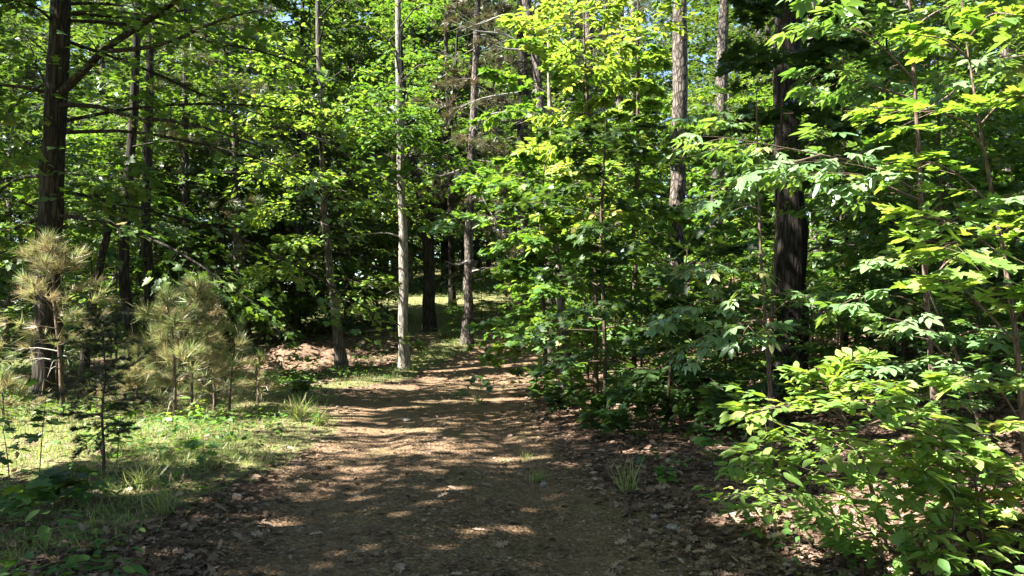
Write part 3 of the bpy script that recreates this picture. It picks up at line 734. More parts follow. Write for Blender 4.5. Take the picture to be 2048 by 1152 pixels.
t.crown_auto(4.4, 12.5, 3.2, 34, M['bark_dark'], 10, 26, .17, (.2, .8), tb=.05)
t.crown(T_OAK, M['yellow'])  # lighter leaf copy, sun on these clumps carried by the colour

# pale straight trunk
t = Tree('pale_tree', 'straight tree with a pale sunlit trunk where the track bends away', 'tree', W(808, 742, 21)[:2])
t.trunk(px_trunk([(808, 745, 21, 21), (807, 620, 21, 19.5), (806, 480, 21, 18), (801, 340, 21, 16), (798, 200, 21, 14), (797, 60, 21, 12), (796, -100, 21, 9), (796, -280, 21, 4)]), M['bark_pale'], 24, 14, wob=.02)
t.limb(pxl([(799, 473, 21), (770, 466, 20.6), (735, 468, 20.3), (705, 474, 20.1), (690, 466, 20)]), .026, .008, M['dead_wood'], subs=[smooth_line(pxl(r), 4) for r in ([(730, 468, 20.3), (700, 455, 20), (690, 440, 19.9), (680, 436, 19.9)], [(735, 468, 20.3), (715, 485, 20.2), (690, 490, 20.1), (672, 480, 20.0)],
    [(705, 474, 20.1), (680, 480, 20), (660, 470, 20), (640, 462, 20)], [(700, 470, 20.1), (670, 455, 20), (640, 445, 20), (615, 435, 20)], [(690, 466, 20), (680, 490, 20), (690, 505, 20), (705, 515, 20)])])
t.limb(pxl([(800, 590, 21), (785, 582, 20.8), (772, 588, 20.6)]), .014, .005, M['dead_wood'], n=6)
for rows in ([(801, 330, 21), (830, 290, 20.7), (870, 290, 20.4)], [(799, 240, 21), (760, 210, 20.7), (720, 210, 20.4)], [(798, 170, 21), (840, 130, 20.7), (880, 140, 20.4)], [(797, 100, 21), (750, 60, 20.7), (700, 50, 20.4)],
             [(797, 60, 21), (840, 10, 20.6), (890, 20, 20.4)], [(800, 300, 21), (770, 270, 20), (735, 290, 19.6)], [(798, 150, 21), (790, 110, 20), (770, 100, 19.4)], [(804, 420, 21), (770, 400, 20.4), (735, 415, 20)], [(797, 60, 21), (800, 20, 20), (790, 10, 19.2)], [(798, 190, 21), (805, 150, 20), (815, 140, 19.2)], [(800, 270, 21), (815, 235, 20.2), (835, 230, 19.6)], [(800, 310, 21), (790, 270, 20.2), (808, 262, 19.3)], [(798, 230, 21), (815, 190, 20.2), (800, 175, 19.2)], [(797, 110, 21), (780, 80, 20.2), (800, 66, 19.2)], [(796, 10, 21), (815, -20, 20.2), (800, -20, 19.2)], [(803, 380, 21), (790, 350, 20.3), (770, 345, 19.7)]):
    t.leafy(pxl(rows), .028, M['bark_grey'], 13, .58, 32, .17, tb=.12)
t.crown_auto(6.2, 13.0, 2.8, 24, M['bark_grey'], 10, 26, .18, (.2, .8), tb=.05)
t.crown(T_OAK, M['maple'])

# dark forked tree
t = Tree('forked_tree', 'dark tree forking low into three stems, right behind the pale trunk', 'tree', W(858, 692, 26)[:2])
t.trunk(px_trunk([(859, 694, 26, 27), (858, 600, 26, 25), (857, 500, 26, 25), (856, 440, 26, 26), (855, 405, 26, 20)]), M['bark_dark'], 14, 12)
for rows, r in (([(856, 440, 26), (838, 375, 25.8), (822, 310, 25.5), (806, 200, 25.2), (800, 40, 25)], .22), ([(857, 440, 26), (872, 380, 25.9), (884, 320, 25.7), (905, 220, 25.5), (915, 60, 25.2)], .15),
                ([(858, 445, 26), (885, 385, 26.4), (915, 330, 26.8), (960, 260, 27), (1000, 120, 27)], .15), ([(858, 500, 26), (835, 498, 25.6), (818, 488, 25.4)], .08)):
    t.leafy(pxl(rows), r, M['bark_dark'], 14, .30, 22, .16, name='limb', u0=.45)
for rows in ([(850, 430, 26), (890, 440, 25.3), (930, 450, 25)], [(850, 420, 26), (820, 430, 25.4), (780, 450, 25)], [(870, 380, 26), (910, 380, 25.4), (950, 390, 25)], [(840, 375, 26), (800, 350, 25.4), (760, 370, 25)], [(880, 330, 26), (930, 330, 25.4), (980, 340, 25)]):
    t.leafy(pxl(rows), .04, M['bark_dark'], 10, .5, 22, .16)
t.crown(T_OAK, M['oak'])

# pines right of it
t = Tree('pine_tree', 'pine with browning needles and pale dead branches, standing at the track edge beyond the bend', 'tree', W(935, 710, 24)[:2])
t.trunk(px_trunk([(934, 712, 24, 22), (936, 600, 24, 19), (939, 450, 24, 17.5), (945, 300, 24, 16), (950, 150, 24, 15), (955, 0, 24, 13), (960, -250, 24, 9), (962, -480, 24, 3)]), M['bark_pine'], 24, 12)
t.crown_auto(5.6, 15, 2.8, 42, M['bark_grey'], 9, 6, .23, (-.25, .5), .25, kind='tufts', ls=.42, tb=-.08, rl=.2)
for rows in ([(942, 400, 24), (975, 385, 23.2), (1010, 372, 22.6), (1050, 366, 22.2)], [(940, 460, 24), (980, 440, 23.4), (1020, 420, 23)], [(944, 330, 24), (905, 345, 23.3), (870, 352, 22.9), (830, 330, 22.6)],
             [(938, 520, 24), (915, 530, 23.5), (890, 522, 23.2)], [(938, 545, 24), (960, 540, 23.6), (985, 552, 23.3)]):
    q = smooth_line(pxl(rows), 8)
    t.limb(pxl(rows), .036, .008, M['dead_wood'], n=8, subs=[np.array([q[i] + (q[i + 1] - q[i]) * 0, q[i] + [.15 * s_, -.1, .06], q[i] + [.32 * s_, -.15, .1 * s_], q[i] + [.5 * s_, -.2, .05]]) for i in range(2, 7) for s_ in (1, -1) if rng.random() < .8])
t.crown(T_TUFT2, M['brownpine'])

t = Tree('pine_tree', 'leaning scaly pine with bare crooked dead branches left of the bright saplings', 'tree', W(1096, 735, 19.5)[:2])
t.trunk(px_trunk([(1104, 735, 19.5, 20), (1098, 560, 19.5, 19), (1088, 330, 19.5, 18), (1078, 180, 19.5, 17), (1064, 60, 19.5, 17), (1048, -30, 19.5, 16), (1035, -200, 19.5, 12), (1030, -420, 19.5, 5)]), M['bark_pine'], 24, 10)
for rows in ([(1058, 40, 19.5), (1020, 28, 19), (985, 38, 18.6), (950, 50, 18.3), (915, 30, 18)], [(1066, 105, 19.5), (1030, 80, 19), (995, 66, 18.6), (950, 62, 18.2), (900, 40, 18)], [(1050, 100, 19.5), (1015, 98, 19), (985, 90, 18.7)],
             [(1034, 186, 19.6), (1000, 190, 19.2), (960, 198, 18.9), (920, 215, 18.7)], [(1012, 225, 19.6), (985, 228, 19.2), (960, 240, 19), (944, 262, 18.9)], [(1082, 240, 19.5), (1050, 235, 19.2), (1010, 225, 18.9)]):
    q = smooth_line(pxl(rows), 8)
    t.limb(pxl(rows), .036, .009, M['dead_wood'], n=9, subs=[np.array([q[i], q[i] + [-.12, -.1, .05 * s_], q[i] + [-.25, -.15, .14 * s_], q[i] + [-.42, -.2, .2 * s_]]) for i in range(2, 7) for s_ in (1, -1) if rng.random() < .7])
t.crown_auto(10, 16, 2.6, 18, M['bark_grey'], 8, 4, .22, (-.1, .5), .2, kind='tufts', ls=.42)
t.crown(T_TUFT2, M['brownpine'])

def bare_pine(label, rows, bark='bark_pine', nl=16, z=(10.5, 19), R=2.6, sides=10):
    return dark_pine(label, rows, z[0], z[1], R, nl, mat='pine', bark=bark, tb=.1, sides=sides)
bare_pine('thick dark pine trunk standing behind the leaning scaly pine', [(1047, 690, 25, 26), (1046, 400, 25, 24), (1044, 100, 25, 21), (1042, -300, 25, 13), (1042, -560, 25, 4)], 'bark_dark')
bare_pine('distant pine, its pale trunk showing against blue sky above the bright saplings', [(1176, 660, 30, 24), (1177, 300, 30, 21), (1178, 0, 30, 18), (1178, -350, 30, 10), (1178, -480, 30, 4)], z=(14, 22))
bare_pine('slim scaly pine, left of two side by side above the bright saplings', [(1238, 680, 24, 19), (1239, 350, 24, 16), (1241, 0, 24, 14), (1242, -420, 24, 8), (1242, -540, 24, 3)])
bare_pine('thin pale pine, right of two side by side above the bright saplings', [(1272, 675, 27, 17), (1268, 350, 27, 14), (1264, 0, 27, 12), (1262, -380, 27, 7), (1262, -500, 27, 3)], 'bark_pale', z=(13, 21))
bare_pine('tall straight grey pine with scaly bark rising from the right bank', [(1350, 730, 17, 36), (1353, 520, 17, 33), (1356, 300, 17, 31.5), (1360, 60, 17, 29.5), (1364, -300, 17, 24), (1368, -800, 17, 12), (1369, -950, 17, 5)], z=(10.5, 19.5), R=3)
bare_pine('second grey pine set back between the tall one and the thick dark trunk', [(1428, 690, 23, 28), (1436, 350, 23, 25), (1447, 0, 23, 21), (1455, -400, 23, 11), (1457, -560, 23, 4)], z=(12, 19))
bare_pine('very thick dark trunk on the right bank, leaves hanging across it', [(1584, 800, 12, 68), (1581, 600, 12, 64), (1579, 400, 12, 60), (1577, 150, 12, 56), (1574, -100, 12, 52), (1570, -700, 12, 34), (1568, -1200, 12, 12)], 'bark_black', 18, (9.5, 16), 3.2, 18)
for lab, rows, bk in (('thin pale trunk deep in the wood just left of the thick dark trunk', [(1521, 650, 26, 15), (1519, 300, 26, 13), (1517, -100, 26, 10), (1517, -300, 26, 4)], 'bark_pale'),
                      ('greyish trunk just right of the thick dark trunk, sunlit in patches', [(1630, 680, 20, 22), (1627, 350, 20, 20), (1622, 0, 20, 17), (1620, -300, 20, 9)], 'bark_pale'),
                      ('slim pine deep in the wood, first pale trunk past the patchy grey one', [(1702, 660, 27, 15), (1700, 300, 27, 13), (1696, -100, 27, 10), (1694, -300, 27, 4)], 'bark_pine'),
                      ('sunlit grey trunk behind the upper hickory leaves', [(1796, 680, 19, 24), (1792, 350, 19, 21), (1788, 0, 19, 18), (1786, -300, 19, 10)], 'bark_pale'),
                      ('narrow trunk close behind the sunlit grey one at the right', [(1822, 660, 25, 16), (1818, 300, 25, 14), (1814, -150, 25, 9), (1813, -300, 25, 4)], 'bark_grey'),
                      ('thin far trunk seen through the maple branches at the right', [(1902, 665, 28, 16), (1898, 300, 28, 14), (1892, -150, 28, 9), (1891, -300, 28, 4)], 'bark_grey'),
                      ('grey pine trunk near the right border, upper part sunlit', [(2018, 690, 19, 28), (2014, 350, 19, 25), (2008, 0, 19, 22), (2004, -300, 19, 12)], 'bark_pine'),
                      ('dark mossy young trunk behind the bright shrub, right of the thick trunk', [(1786, 790, 11.5, 14), (1785, 640, 11.5, 12), (1781, 520, 11.5, 10), (1776, 250, 11.5, 7), (1772, 0, 11.5, 4)], 'bark_dark'),
                      ('small pole tree in the shade beside the mossy young trunk', [(1690, 760, 13, 10), (1694, 550, 13, 9), (1688, 300, 13, 7), (1684, 50, 13, 4)], 'bark_dark')):
    t = Tree('slim_tree', lab, 'tree', W(*rows[0][:3])[:2])
    t.trunk(px_trunk(rows), M[bk], 14, 9)
    zt = t.tr[-1, 2]
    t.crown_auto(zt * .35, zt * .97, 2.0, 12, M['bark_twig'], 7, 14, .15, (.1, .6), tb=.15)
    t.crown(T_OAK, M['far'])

# short pale bole among the bushes at the bend
t = Tree('small_tree', 'small tree with a pale patched lower trunk among bushes on the right verge', 'tree', W(1130, 758, 15.5)[:2])
t.trunk(px_trunk([(1132, 760, 15.5, 25), (1127, 690, 15.5, 22), (1120, 600, 15.5, 18), (1108, 450, 15.5, 13), (1100, 250, 15.5, 9), (1096, 60, 15.5, 4)]), M['bark_pale'], 18, 10, wob=.05)
t.crown_auto(2.2, 7.5, 2.4, 18, M['bark_twig'], 9, 20, .15, (-.05, .6), tb=.15)
t.crown(T_MAPLE, M['maple'])

# ================================================================ saplings, shrubs and small plants
def pine_sapling(label, rows, R, nl, n=2, m=5, size=.24, z0=.45, dead=4, lean=0):
    nl = int(nl * .62)
    t = Tree('pine_sapling', label, 'sapling', W(*rows[0][:3])[:2], 'young sunlit pines on the left verge')
    t.trunk(px_trunk(rows), M['sap_bark'], 14, 7, flare=.2, wob=.05)
    g = t.base[2]; top = t.tr[-1, 2]
    Hh = top - g
    t.crown_auto(g + z0 * Hh, top - .05, R, nl, M['sap_bark'], m, n, size, (.05, .9), .0, kind='tufts', ls=.5, prof=lambda u: 1.0 - .72 * u, name='branch', tb=-.05, rl=.35)
    tw = tufts(t.L, np.array([t.tr[-1, :3] - [0, 0, .1]]), np.array([[0, 0, 1.]]), .24, 5, size, tb=.3)
    for k in range(dead):
        c = t.at(g + Hh * rng.uniform(.12, max(z0, .3))); az = rng.uniform(0, 2 * PI); hd = np.array([math.cos(az), math.sin(az) * .5, 0])
        Lr = R * rng.uniform(.5, .95)
        P = np.array([c[:3], c[:3] + hd * Lr * .4 + [0, 0, .06], c[:3] + hd * Lr * .75 + [0, 0, .03], c[:3] + hd * Lr + [0, 0, -.10]])
        t.limb(P, .011, .003, M['dead_wood'], 'dead_branch', 7, 5, subs=[np.array([P[1], P[1] + hd * .15 + [.02, .05, -.03], P[1] + hd * .25 + [.03, .08, -.10], P[1] + hd * .3 + [.04, .1, -.2]]),
                                                                       np.array([P[2], P[2] + hd * .1 + [.0, -.05, .03], P[2] + hd * .2 + [0, -.08, .04], P[2] + hd * .28 + [0, -.1, .03]])])
    t.crown(T_TUFT, M['young_pine'], 'needles', cull=False)
    return t
pine_sapling('tallest young pine on the left verge, pale tufts and bare lower twigs', [(126, 838, 12.2, 11), (120, 720, 12.2, 9), (110, 620, 12.2, 8), (106, 540, 12.2, 5), (104, 498, 12.2, 3)], .95, 34, dead=7, z0=.38)
pine_sapling('young pine with two upright green leaders, middle of the left verge', [(351, 852, 11.2, 8), (349, 760, 11.2, 7), (346, 680, 11.2, 6), (336, 620, 11.2, 4), (332, 598, 11.2, 2)], .72, 28, z0=.30, dead=3)
pine_sapling('bushy young pine tight against the two leadered one', [(382, 840, 11.9, 7), (384, 740, 11.9, 6), (392, 650, 11.9, 5), (400, 600, 11.9, 3), (404, 580, 11.9, 2)], .75, 30, z0=.25, dead=3)
pine_sapling('thin young pine with a lone tuft on top, nearest the track bend', [(458, 840, 12.0, 6), (460, 780, 12, 5), (466, 720, 12, 4), (476, 670, 12, 3), (480, 660, 12, 2)], .42, 9, z0=.45, dead=2, m=3)
pine_sapling('spreading young pine, low and bushy beside the thin one', [(430, 836, 12.6, 6), (428, 760, 12.6, 5), (426, 700, 12.6, 4), (425, 672, 12.6, 2)], .62, 22, z0=.12, dead=2)
pine_sapling('low brownish young pine between the tallest and the two leadered one', [(268, 845, 11.8, 6), (272, 800, 11.8, 5), (276, 760, 11.8, 4), (280, 745, 11.8, 2)], .72, 22, z0=.10, dead=2)
pine_sapling('small young pine hugging the far left border, mostly hidden by weeds', [(8, 850, 11.6, 5), (6, 810, 11.6, 4), (4, 780, 11.6, 3), (2, 765, 11.6, 2)], .4, 12, z0=.15, dead=2)
pine_sapling('small brown seedling pine by the earth mound', [(515, 822, 13.5, 4), (516, 770, 13.5, 3), (520, 725, 13.5, 2)], .36, 10, z0=.25, dead=1, m=3)
pine_sapling('young pine crouching behind the bushy pair', [(330, 822, 13.2, 6), (322, 760, 13.2, 5), (316, 700, 13.2, 4), (312, 670, 13.2, 2)], .7, 24, z0=.15, dead=2)

# sparse dark cedar in the shaded verge
t = Tree('cedar_sapling', 'sparse black stemmed cedar sapling standing in the shaded left verge', 'sapling', W(205, 968, 7.2)[:2])
t.trunk(px_trunk([(203, 972, 7.2, 8), (208, 910, 7.2, 6), (204, 830, 7.2, 5), (211, 750, 7.2, 4), (207, 690, 7.2, 3), (210, 640, 7.2, 1.5)]), M['bark_twig'], 16, 7, flare=.1, wob=.08)
t.crown_auto(.45, 1.6, .42, 38, M['bark_twig'], 8, 6, .06, (.0, .5), .1, kind='tufts', ls=.5, prof=lambda u: .9 - .55 * u + .35 * math.sin(u * 3), name='branch', rl=.2)
t.crown(T_CEDAR, M['cedar'], 'needles', cull=False)

# near shrubs and saplings on the right
def stemmed(name, label, cat, rows, bark='sap_bark', flare=.15):
    t = Tree(name, label, cat, W(*rows[0][:3])[:2]); t.trunk(px_trunk(rows), M[bark], 14, 7, flare=flare, wob=.03, name='stem'); return t

t = stemmed('beech_shrub', 'bright yellow green shrub with small oval leaves, its stem rising from sunlit litter', 'shrub', [(1785, 1165, 5.0, 13), (1760, 1050, 5, 11), (1735, 950, 5, 9), (1690, 840, 5, 7), (1650, 750, 5, 4)])
for rows in ([(1690, 840, 5), (1620, 815, 4.8), (1560, 812, 4.6), (1520, 822, 4.5)], [(1715, 900, 5), (1640, 880, 4.7), (1570, 885, 4.5), (1525, 892, 4.4)], [(1740, 960, 5), (1640, 940, 4.7), (1590, 960, 4.5), (1545, 935, 4.4)],
             [(1690, 840, 5), (1650, 800, 4.9), (1700, 770, 4.8), (1760, 770, 4.8)], [(1700, 870, 5), (1760, 840, 4.8), (1830, 830, 4.7), (1900, 850, 4.6)], [(1730, 930, 5), (1790, 900, 4.7), (1850, 890, 4.5), (1920, 900, 4.4)],
             [(1755, 1010, 5), (1690, 1000, 4.8), (1650, 1030, 4.6)], [(1755, 1010, 5), (1820, 980, 4.7), (1880, 980, 4.6)], [(1765, 1060, 5), (1720, 1070, 4.8), (1690, 1080, 4.7)], [(1668, 790, 5), (1640, 760, 4.9), (1600, 745, 4.8)],
             [(1660, 770, 5), (1690, 730, 5), (1740, 715, 5)], [(1710, 890, 5), (1690, 880, 4.5), (1660, 900, 4.2)], [(1745, 980, 5), (1780, 960, 4.6), (1800, 985, 4.3)], [(1680, 820, 5), (1720, 800, 4.6), (1740, 815, 4.3)]):
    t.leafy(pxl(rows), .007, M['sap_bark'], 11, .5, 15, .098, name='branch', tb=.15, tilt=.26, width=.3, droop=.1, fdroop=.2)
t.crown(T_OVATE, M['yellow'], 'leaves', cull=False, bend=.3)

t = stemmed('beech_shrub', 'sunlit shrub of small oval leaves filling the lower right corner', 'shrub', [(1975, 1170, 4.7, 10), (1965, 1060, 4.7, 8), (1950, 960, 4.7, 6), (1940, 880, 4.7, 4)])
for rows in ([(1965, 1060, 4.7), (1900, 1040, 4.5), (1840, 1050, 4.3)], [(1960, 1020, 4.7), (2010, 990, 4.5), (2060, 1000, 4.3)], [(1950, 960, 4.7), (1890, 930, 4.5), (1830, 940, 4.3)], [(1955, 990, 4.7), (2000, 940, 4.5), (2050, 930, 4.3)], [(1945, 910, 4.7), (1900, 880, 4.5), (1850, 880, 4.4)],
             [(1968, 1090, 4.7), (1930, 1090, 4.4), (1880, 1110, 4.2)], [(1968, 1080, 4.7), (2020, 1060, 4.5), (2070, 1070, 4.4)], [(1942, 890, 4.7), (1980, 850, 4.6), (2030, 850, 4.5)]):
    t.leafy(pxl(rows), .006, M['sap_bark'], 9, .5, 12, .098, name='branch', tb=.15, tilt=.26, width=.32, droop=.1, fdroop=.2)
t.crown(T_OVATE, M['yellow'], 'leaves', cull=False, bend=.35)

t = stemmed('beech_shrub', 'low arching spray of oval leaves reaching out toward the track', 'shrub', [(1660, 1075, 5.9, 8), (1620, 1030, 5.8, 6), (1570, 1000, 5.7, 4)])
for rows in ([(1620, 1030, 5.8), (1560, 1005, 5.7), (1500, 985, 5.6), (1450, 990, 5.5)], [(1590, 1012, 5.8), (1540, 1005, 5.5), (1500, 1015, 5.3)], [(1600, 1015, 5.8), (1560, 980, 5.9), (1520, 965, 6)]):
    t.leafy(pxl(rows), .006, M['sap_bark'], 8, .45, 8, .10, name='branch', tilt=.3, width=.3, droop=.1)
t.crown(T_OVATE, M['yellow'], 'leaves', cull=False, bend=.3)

t = stemmed('hickory_sapling', 'hickory sapling holding a pale sunlit spray of large five part leaves before the thick trunk', 'sapling', [(1880, 930, 7.17, 16), (1868, 800, 7.17, 14), (1850, 560, 7.17, 12), (1838, 330, 7.04, 10), (1825, 100, 6.91, 8), (1810, -120, 6.78, 5), (1800, -300, 6.66, 3)])
for rows, m_ in (([(1838, 385, 7.04), (1740, 330, 6.66), (1640, 310, 6.40), (1540, 290, 6.21), (1450, 275, 6.08)], 12), ([(1840, 400, 7.04), (1780, 375, 6.66), (1720, 350, 6.40), (1640, 345, 6.27)], 8), ([(1640, 310, 6.40), (1570, 330, 6.14), (1500, 345, 6.02)], 6),
                 ([(1832, 230, 7.04), (1900, 190, 6.53), (1960, 130, 6.27), (2050, 110, 6.02)], 9), ([(1828, 160, 6.91), (1780, 110, 6.53), (1720, 60, 6.40), (1640, 50, 6.27)], 9), ([(1820, 60, 6.91), (1880, 20, 6.53), (1950, 0, 6.27)], 8),
                 ([(1830, 200, 6.91), (1770, 180, 6.66), (1700, 160, 6.53), (1640, 150, 6.40)], 8), ([(1842, 460, 7.17), (1930, 430, 6.78), (2000, 400, 6.53), (2060, 380, 6.40)], 8), ([(1815, 0, 6.91), (1740, -40, 6.53), (1660, -40, 6.27)], 8)):
    t.leafy(pxl(rows), .012, M['sap_bark'], m_, .34, 6, .25, name='branch', tilt=.28, width=.25, droop=.12, umin=.5, tb=.05)
t.crown(T_HICKORY, M['hickory'], 'leaves', cull=False, bend=.22)

t = stemmed('hickory_sapling', 'shaded hickory sapling with hanging dark green compound leaves left of the thick trunk', 'sapling', [(1545, 900, 8.0, 11), (1540, 780, 8, 10), (1530, 640, 8, 8), (1520, 480, 8, 6), (1515, 300, 8, 4), (1512, 180, 8, 2)])
for rows in ([(1532, 650, 8), (1470, 610, 7.6), (1410, 600, 7.4), (1350, 625, 7.3)], [(1535, 690, 8), (1480, 670, 7.6), (1430, 660, 7.4), (1390, 690, 7.3)], [(1530, 640, 8), (1580, 600, 7.7), (1640, 590, 7.5)], [(1526, 560, 8), (1460, 530, 7.7), (1400, 530, 7.5)],
             [(1519, 420, 8), (1460, 400, 7.7), (1410, 400, 7.5)], 
             [(1516, 260, 8), (1460, 230, 7.7), (1400, 230, 7.5)], [(1534, 660, 8), (1510, 640, 7.3), (1490, 660, 7)]):
    t.leafy(pxl(rows), .010, M['sap_bark'], 8, .36, 5, .22, name='branch', tilt=.3, width=.3, droop=.2, umin=.4)
t.crown(T_HICKORY, M['hickory'], 'leaves', bend=.25)

t = stemmed('hickory_sapling', 'hickory sapling with broad sunlit leaflets behind the yellow green shrub', 'sapling', [(1985, 1000, 6.4, 10), (1960, 860, 6.3, 9), (1925, 740, 6.2, 7), (1880, 640, 6.1, 5), (1850, 560, 6, 3)])
for rows in ([(1925, 740, 6.2), (1880, 700, 5.9), (1830, 650, 5.7), (1790, 640, 5.6)], [(1940, 780, 6.2), (1880, 760, 5.9), (1830, 750, 5.7), (1770, 740, 5.6)], [(1900, 680, 6.1), (1950, 660, 5.9), (2010, 670, 5.7)], [(1880, 640, 6.1), (1820, 600, 6), (1760, 590, 5.9), (1700, 600, 5.8)],
             [(1930, 750, 6.2), (1990, 730, 5.9), (2040, 740, 5.7)], [(1860, 580, 6.1), (1810, 530, 6), (1760, 520, 5.9)], [(1950, 820, 6.2), (1900, 810, 5.9), (1850, 800, 5.7)], [(1855, 570, 6), (1900, 520, 5.9), (1950, 510, 5.8)]):
    t.leafy(pxl(rows), .009, M['sap_bark'], 8, .36, 5, .20, name='branch', tilt=.22, width=.3, droop=.1, umin=.4, tb=.05, fdroop=.15)
t.crown(T_HICKORY, M['hickory'], 'leaves', cull=False, bend=.22)

t = stemmed('maple_sapling', 'maple sapling at the right border, pale forked stem and glowing yellow lobed leaves', 'sapling', [(2075, 1040, 5.49, 17), (2050, 900, 5.49, 15), (2035, 700, 5.49, 13), (2010, 520, 5.49, 11), (1990, 420, 5.49, 9), (1960, 250, 5.49, 7), (1930, 60, 5.49, 4), (1915, -100, 5.49, 2)])
for rows in ([(2010, 520, 5.49), (1950, 470, 5.26), (1890, 440, 5.15), (1820, 430, 5.04)], [(2035, 690, 5.49), (1970, 620, 5.26), (1930, 580, 5.15), (1880, 560, 5.04)], [(2045, 850, 5.49), (2000, 780, 5.26), (1960, 750, 5.04), (1920, 760, 4.93)],
             [(1990, 420, 5.49), (1930, 360, 5.26), (1880, 330, 5.15), (1830, 320, 5.04)], [(1970, 300, 5.49), (1920, 240, 5.26), (1850, 220, 5.15), (1760, 215, 5.04)], [(1960, 250, 5.49), (2010, 200, 5.26), (2070, 190, 5.04)], [(2055, 960, 5.49), (2010, 920, 5.15), (1960, 930, 4.93), (1910, 950, 4.82)],
             [(1940, 120, 5.49), (1890, 80, 5.26), (1830, 70, 5.15)], [(2000, 470, 5.49), (2040, 440, 5.26), (2080, 440, 5.04)], [(2030, 640, 5.49), (2060, 600, 5.15), (2090, 600, 4.93)], [(2060, 1010, 5.49), (2000, 1000, 5.15), (1930, 1030, 4.93)], [(1935, 80, 5.49), (1980, 30, 5.26), (2040, 30, 5.04)],
             [(2000, 470, 5.49), (1930, 480, 5.04), (1870, 500, 4.70)]):
    t.leafy(pxl(rows), .009, M['sap_bark'], 10, .42, 8, .112, name='branch', tilt=.24, width=.35, droop=.12, umin=.25, tb=.1, fdroop=.12)
t.crown(T_MAPLE, M['yellow'], 'leaves', cull=False, bend=.3)

t = stemmed('maple_seedling', 'small sunlit maple shoots below the shrub at the lower right border', 'plant', [(1900, 1180, 4.5, 7), (1905, 1080, 4.5, 6), (1912, 980, 4.5, 4), (1915, 920, 4.5, 2)])
for rows in ([(1905, 1080, 4.5), (1870, 1060, 4.4), (1830, 1070, 4.3)], [(1908, 1030, 4.5), (1950, 1010, 4.4), (1990, 1020, 4.3)], [(1912, 980, 4.5), (1880, 950, 4.4), (1850, 955, 4.3)], [(1914, 940, 4.5), (1940, 900, 4.4), (1970, 900, 4.3)], [(1900, 1110, 4.5), (1860, 1110, 4.4), (1820, 1130, 4.3)]):
    t.leafy(pxl(rows), .004, M['sap_bark'], 6, .4, 5, .085, name='branch', umin=.3)
t.crown(T_MAPLE, M['yellow'], 'leaves', cull=False)

# mid-distance saplings along the right verge
def sapling(label, rows, z0, R, nl, tmpl, mat, size, m=8, n=14, name='maple_sapling', elev=(-.02, .55), tb=0, group=None, prof=None, keep=False, ls=.42):
    t = Tree(name, label, 'sapling', W(*rows[0][:3])[:2], group)
    t.trunk(px_trunk(rows), M['bark_twig'], 14, 7, flare=.15, wob=.03, name='stem')
    g = t.base[2]; top = t.tr[-1, 2]
    t.crown_auto(g + z0 * (top - g), top - .05, R, nl, M['bark_twig'], m, n, size, elev, .2, name='branch', tb=tb, rl=.4, prof=prof, ls=ls, merge=nl > 40)
    t.crown(tmpl, M[mat], 'leaves', cull=not keep)
    return t
wide = lambda u: .95 - .35 * u + .2 * math.sin(u * 10)
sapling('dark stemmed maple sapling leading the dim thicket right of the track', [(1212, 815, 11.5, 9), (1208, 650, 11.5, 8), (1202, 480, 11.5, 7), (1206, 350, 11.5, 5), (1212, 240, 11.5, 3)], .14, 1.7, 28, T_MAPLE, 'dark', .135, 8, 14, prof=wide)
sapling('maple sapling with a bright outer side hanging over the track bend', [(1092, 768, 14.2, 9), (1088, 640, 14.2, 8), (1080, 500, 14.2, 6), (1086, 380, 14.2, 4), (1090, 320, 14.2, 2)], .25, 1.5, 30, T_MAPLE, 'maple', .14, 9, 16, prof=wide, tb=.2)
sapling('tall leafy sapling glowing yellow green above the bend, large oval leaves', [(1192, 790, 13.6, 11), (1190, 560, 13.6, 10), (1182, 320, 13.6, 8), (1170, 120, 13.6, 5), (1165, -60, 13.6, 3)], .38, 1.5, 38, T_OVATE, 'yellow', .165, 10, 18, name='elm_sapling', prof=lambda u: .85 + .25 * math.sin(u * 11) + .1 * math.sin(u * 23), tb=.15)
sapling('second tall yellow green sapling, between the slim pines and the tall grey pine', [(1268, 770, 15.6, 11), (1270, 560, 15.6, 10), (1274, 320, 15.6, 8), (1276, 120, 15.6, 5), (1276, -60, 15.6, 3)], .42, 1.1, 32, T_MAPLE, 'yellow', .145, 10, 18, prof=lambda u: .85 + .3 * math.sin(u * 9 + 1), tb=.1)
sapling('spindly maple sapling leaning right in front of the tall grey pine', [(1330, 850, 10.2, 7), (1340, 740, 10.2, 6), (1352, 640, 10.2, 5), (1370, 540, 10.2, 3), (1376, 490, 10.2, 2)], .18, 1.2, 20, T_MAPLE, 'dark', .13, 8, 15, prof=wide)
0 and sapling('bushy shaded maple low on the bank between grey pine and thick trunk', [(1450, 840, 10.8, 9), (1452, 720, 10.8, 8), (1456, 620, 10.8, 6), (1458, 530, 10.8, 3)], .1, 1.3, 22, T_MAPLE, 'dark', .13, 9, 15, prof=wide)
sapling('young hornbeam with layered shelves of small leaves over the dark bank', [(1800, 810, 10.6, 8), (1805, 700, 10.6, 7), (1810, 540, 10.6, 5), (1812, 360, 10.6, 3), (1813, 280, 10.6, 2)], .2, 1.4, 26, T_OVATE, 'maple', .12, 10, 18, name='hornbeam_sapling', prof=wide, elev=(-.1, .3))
sapling('tall hornbeam with layered shelves of leaves above the maple branches', [(1890, 800, 9.2, 9), (1885, 600, 9.2, 8), (1880, 380, 9.2, 6), (1876, 150, 9.2, 4), (1876, -60, 9.2, 2)], .35, 2.0, 36, T_OVATE, 'maple', .12, 10, 18, name='hornbeam_sapling', prof=wide, elev=(-.1, .3), tb=.1)
